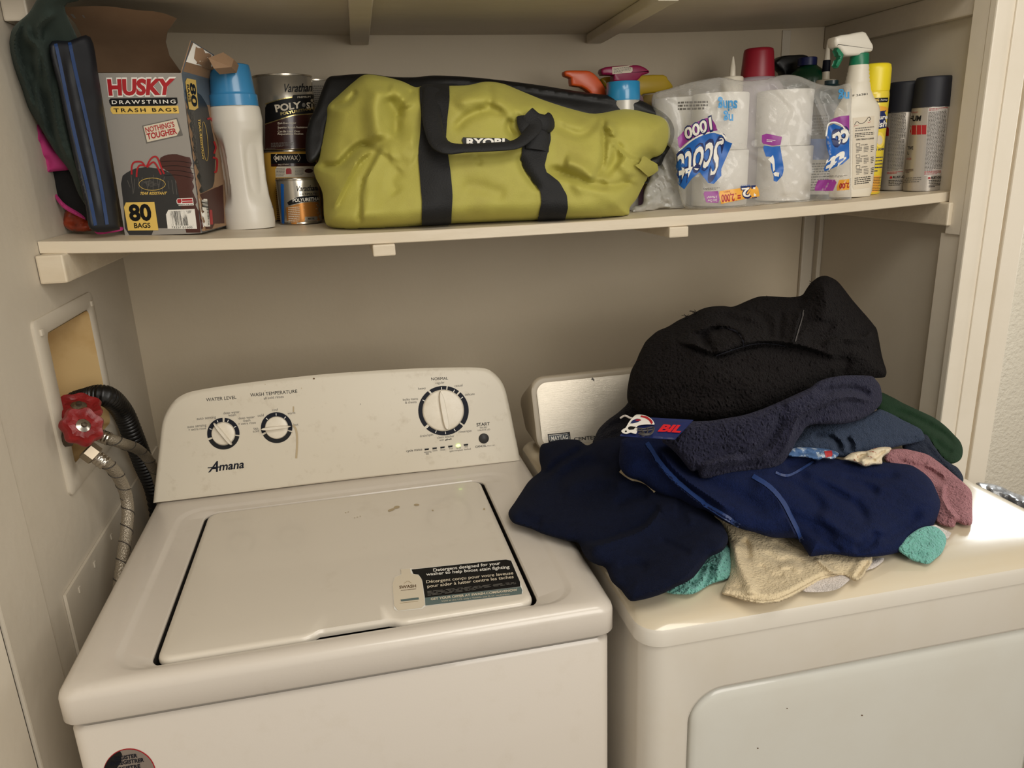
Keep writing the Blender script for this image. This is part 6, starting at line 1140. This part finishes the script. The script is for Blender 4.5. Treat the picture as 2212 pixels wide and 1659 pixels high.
out = Z1((480,1185),(560,1110),(640,1060),(800,1050),(930,1030),(1040,1010),(1150,975),(1250,935),(1350,890),(1450,845),(1510,815),(1550,782),(1620,755),(1720,738),(1830,735),(1925,742),(1950,765),(1978,800),(1992,850),(1996,900),(1985,935),(1960,965),(1920,1000),(1860,1035),(1790,1058),(1700,1072),(1600,1072),(1520,1075),(1470,1095),(1440,1140),(1405,1190),(1375,1250),(1345,1295),(1310,1340),(1260,1372),(1180,1390),(1060,1402),(960,1415),(860,1438),(760,1446),(735,1430),(722,1392),(680,1396),(640,1352),(590,1290),(530,1230))
T_ = towel('towel', 'dark navy terry towel draped in front of the black one, looped at right', out, [(*Z1((480,1185))[0],-.735),(*Z1((760,1446))[0],-.785),(*Z1((1060,1402))[0],-.775),(*Z1((1310,1340))[0],-.765),(*Z1((1440,1140))[0],-.73),(*Z1((1700,1072))[0],-.69),(*Z1((1985,935))[0],-.60),(*Z1((1925,742))[0],-.59),(*Z1((1620,755))[0],-.66),(*Z1((1450,845))[0],-.70),(*Z1((1040,1010))[0],-.745),(*Z1((640,1060))[0],-.73),(*Z1((1100,1200))[0],-.76)], .034, 34, cr, DKNAVY, 3.4, .005, 14, .05, 45, fine_n=.0015)
b, bv = T_[0], T_[1]; lined(b, bv, Z1((512,1205),(560,1262),(610,1320),(655,1372),(676,1392)), 7, CHAR, .0015); done(T_)
# cardboard hang tag with a helmet and lettering
tag_c = [aty(1373, 900, -.745), aty(1498, 907, -.775), aty(1458, 949, -.815), aty(1339, 941, -.80)]
t = thing('hang_tag', tag_c[3], 'blue card tag with white football helmet and red letters on the dark heap', 'tag')
cc = sum(tag_c)/4; b = MB(mat('tag_blue', (18, 34, 86), .3, coat=.5)); n = np.cross(tag_c[1]-tag_c[0], tag_c[3]-tag_c[0]); n /= np.linalg.norm(n); n = n if np.dot(n, CAM-cc) > 0 else -n
b.loops([[tuple(p-n*.0008) for p in tag_c], [tuple(p) for p in tag_c]], None, True, True, False); tb = b.bvh()
textq(b, tb, 'BIL', Z3((1168,288),(1338,298),(1366,246),(1196,238)), mat('tag_red', (196, 24, 34), .35), .0004, .05, .15)
lined(b, tb, Z3((1350,304),(1400,248)), 2.6, RED, .0005, 1)
b.build('card', t)
hm = MB(WHT); off_ = n*.003
hp_ = Z3((925,258),(950,215),(985,175),(1010,160),(1060,164),(1100,180),(1130,205),(1143,235),(1120,236),(1080,236),(1030,242),(1010,252),(1012,275),(1005,305),(985,305),(960,298),(930,308),(900,300),(890,285),(905,270))
Q = catmull([np.array(p) for p in hp_], 3, True)
def onT(p, k=0): r = ray(*p); return CAM + r*(np.dot(tag_c[0]+n*k-CAM, n)/np.dot(r, n))
hm.loops([[tuple(onT(p, .0006)) for p in Q], [tuple(onT(p, .003)) for p in Q]], None, True, True, False); hbv = hm.bvh()
polyd(hm, hbv, Z3((1040,168),(1085,175),(1120,202),(1138,232),(1118,234),(1100,205),(1070,188),(1035,180)), RED, .0003, 3); polyd(hm, hbv, Z3((955,232),(975,205),(1010,192),(1050,200),(1020,218),(985,228)), DKBLUE, .0003, 3); polyd(hm, hbv, Z3((985,205),(1020,198),(1050,202),(1015,212)), RED, .0005, 3)
polyd(hm, hbv, Z3((935,262),(960,250),(1000,256),(985,275),(950,278)), BLK, .0003, 3); polyd(hm, hbv, Z3(*ell(925, 290, 8, 7, 10)), BLK, .0004, 2)
hm.build('helmet_emblem', t)
g = MB(WHT); gm = mat('mask_grey', (60, 56, 54), .5)
for q in (((1000,262),(1060,268),(1120,256),(1140,262)),((1005,280),(1060,285),(1110,278),(1138,272)),((1030,300),(1070,308),(1110,304),(1132,285)),((1040,262),(1050,290),(1070,305)),((1085,262),(1090,285),(1085,305)),((1140,262),(1132,290),(1110,312),(1060,316),(1020,305))):
    g.tube([onT(p, .0028) for p in Z3(*q)], .0011, gm, 6, 5)
g.build('face_mask', t)
g = MB(WHITET); g.tube([aty(1340, 903, -.73), aty(1350, 898, -.735), aty(1362, 903, -.745), aty(1376, 905, -.75)], .0016, None, 6, 6); g.build('tag_fastener', t)

# crumpled dark bag beyond the dryer, right edge
b = MB(film('grey_bin_film', (86, 86, 88), .9, .45))
puff(b, [(2105,1052),(2130,1044),(2160,1050),(2185,1062),(2215,1072),(2260,1085),(2300,1130),(2290,1250),(2200,1230),(2120,1150)], [(2105,1052,-.64),(2215,1072,-.68),(2300,1130,-.72),(2120,1150,-.70)], .03, 30, 4, [('r', [(2130,1050),(2170,1075),(2210,1100)], 5, .012), ('v', [(2150,1060),(2190,1095),(2230,1110)], 5, .012), ('r', [(2180,1065),(2215,1085),(2240,1110)], 4, .01)], nz=.016, nscale=50, hb=.03, seed=50)
tag(b.build('rubbish_bag'), 'crumpled dark grey plastic bag just past the dryer at the right edge', 'plastic bag')
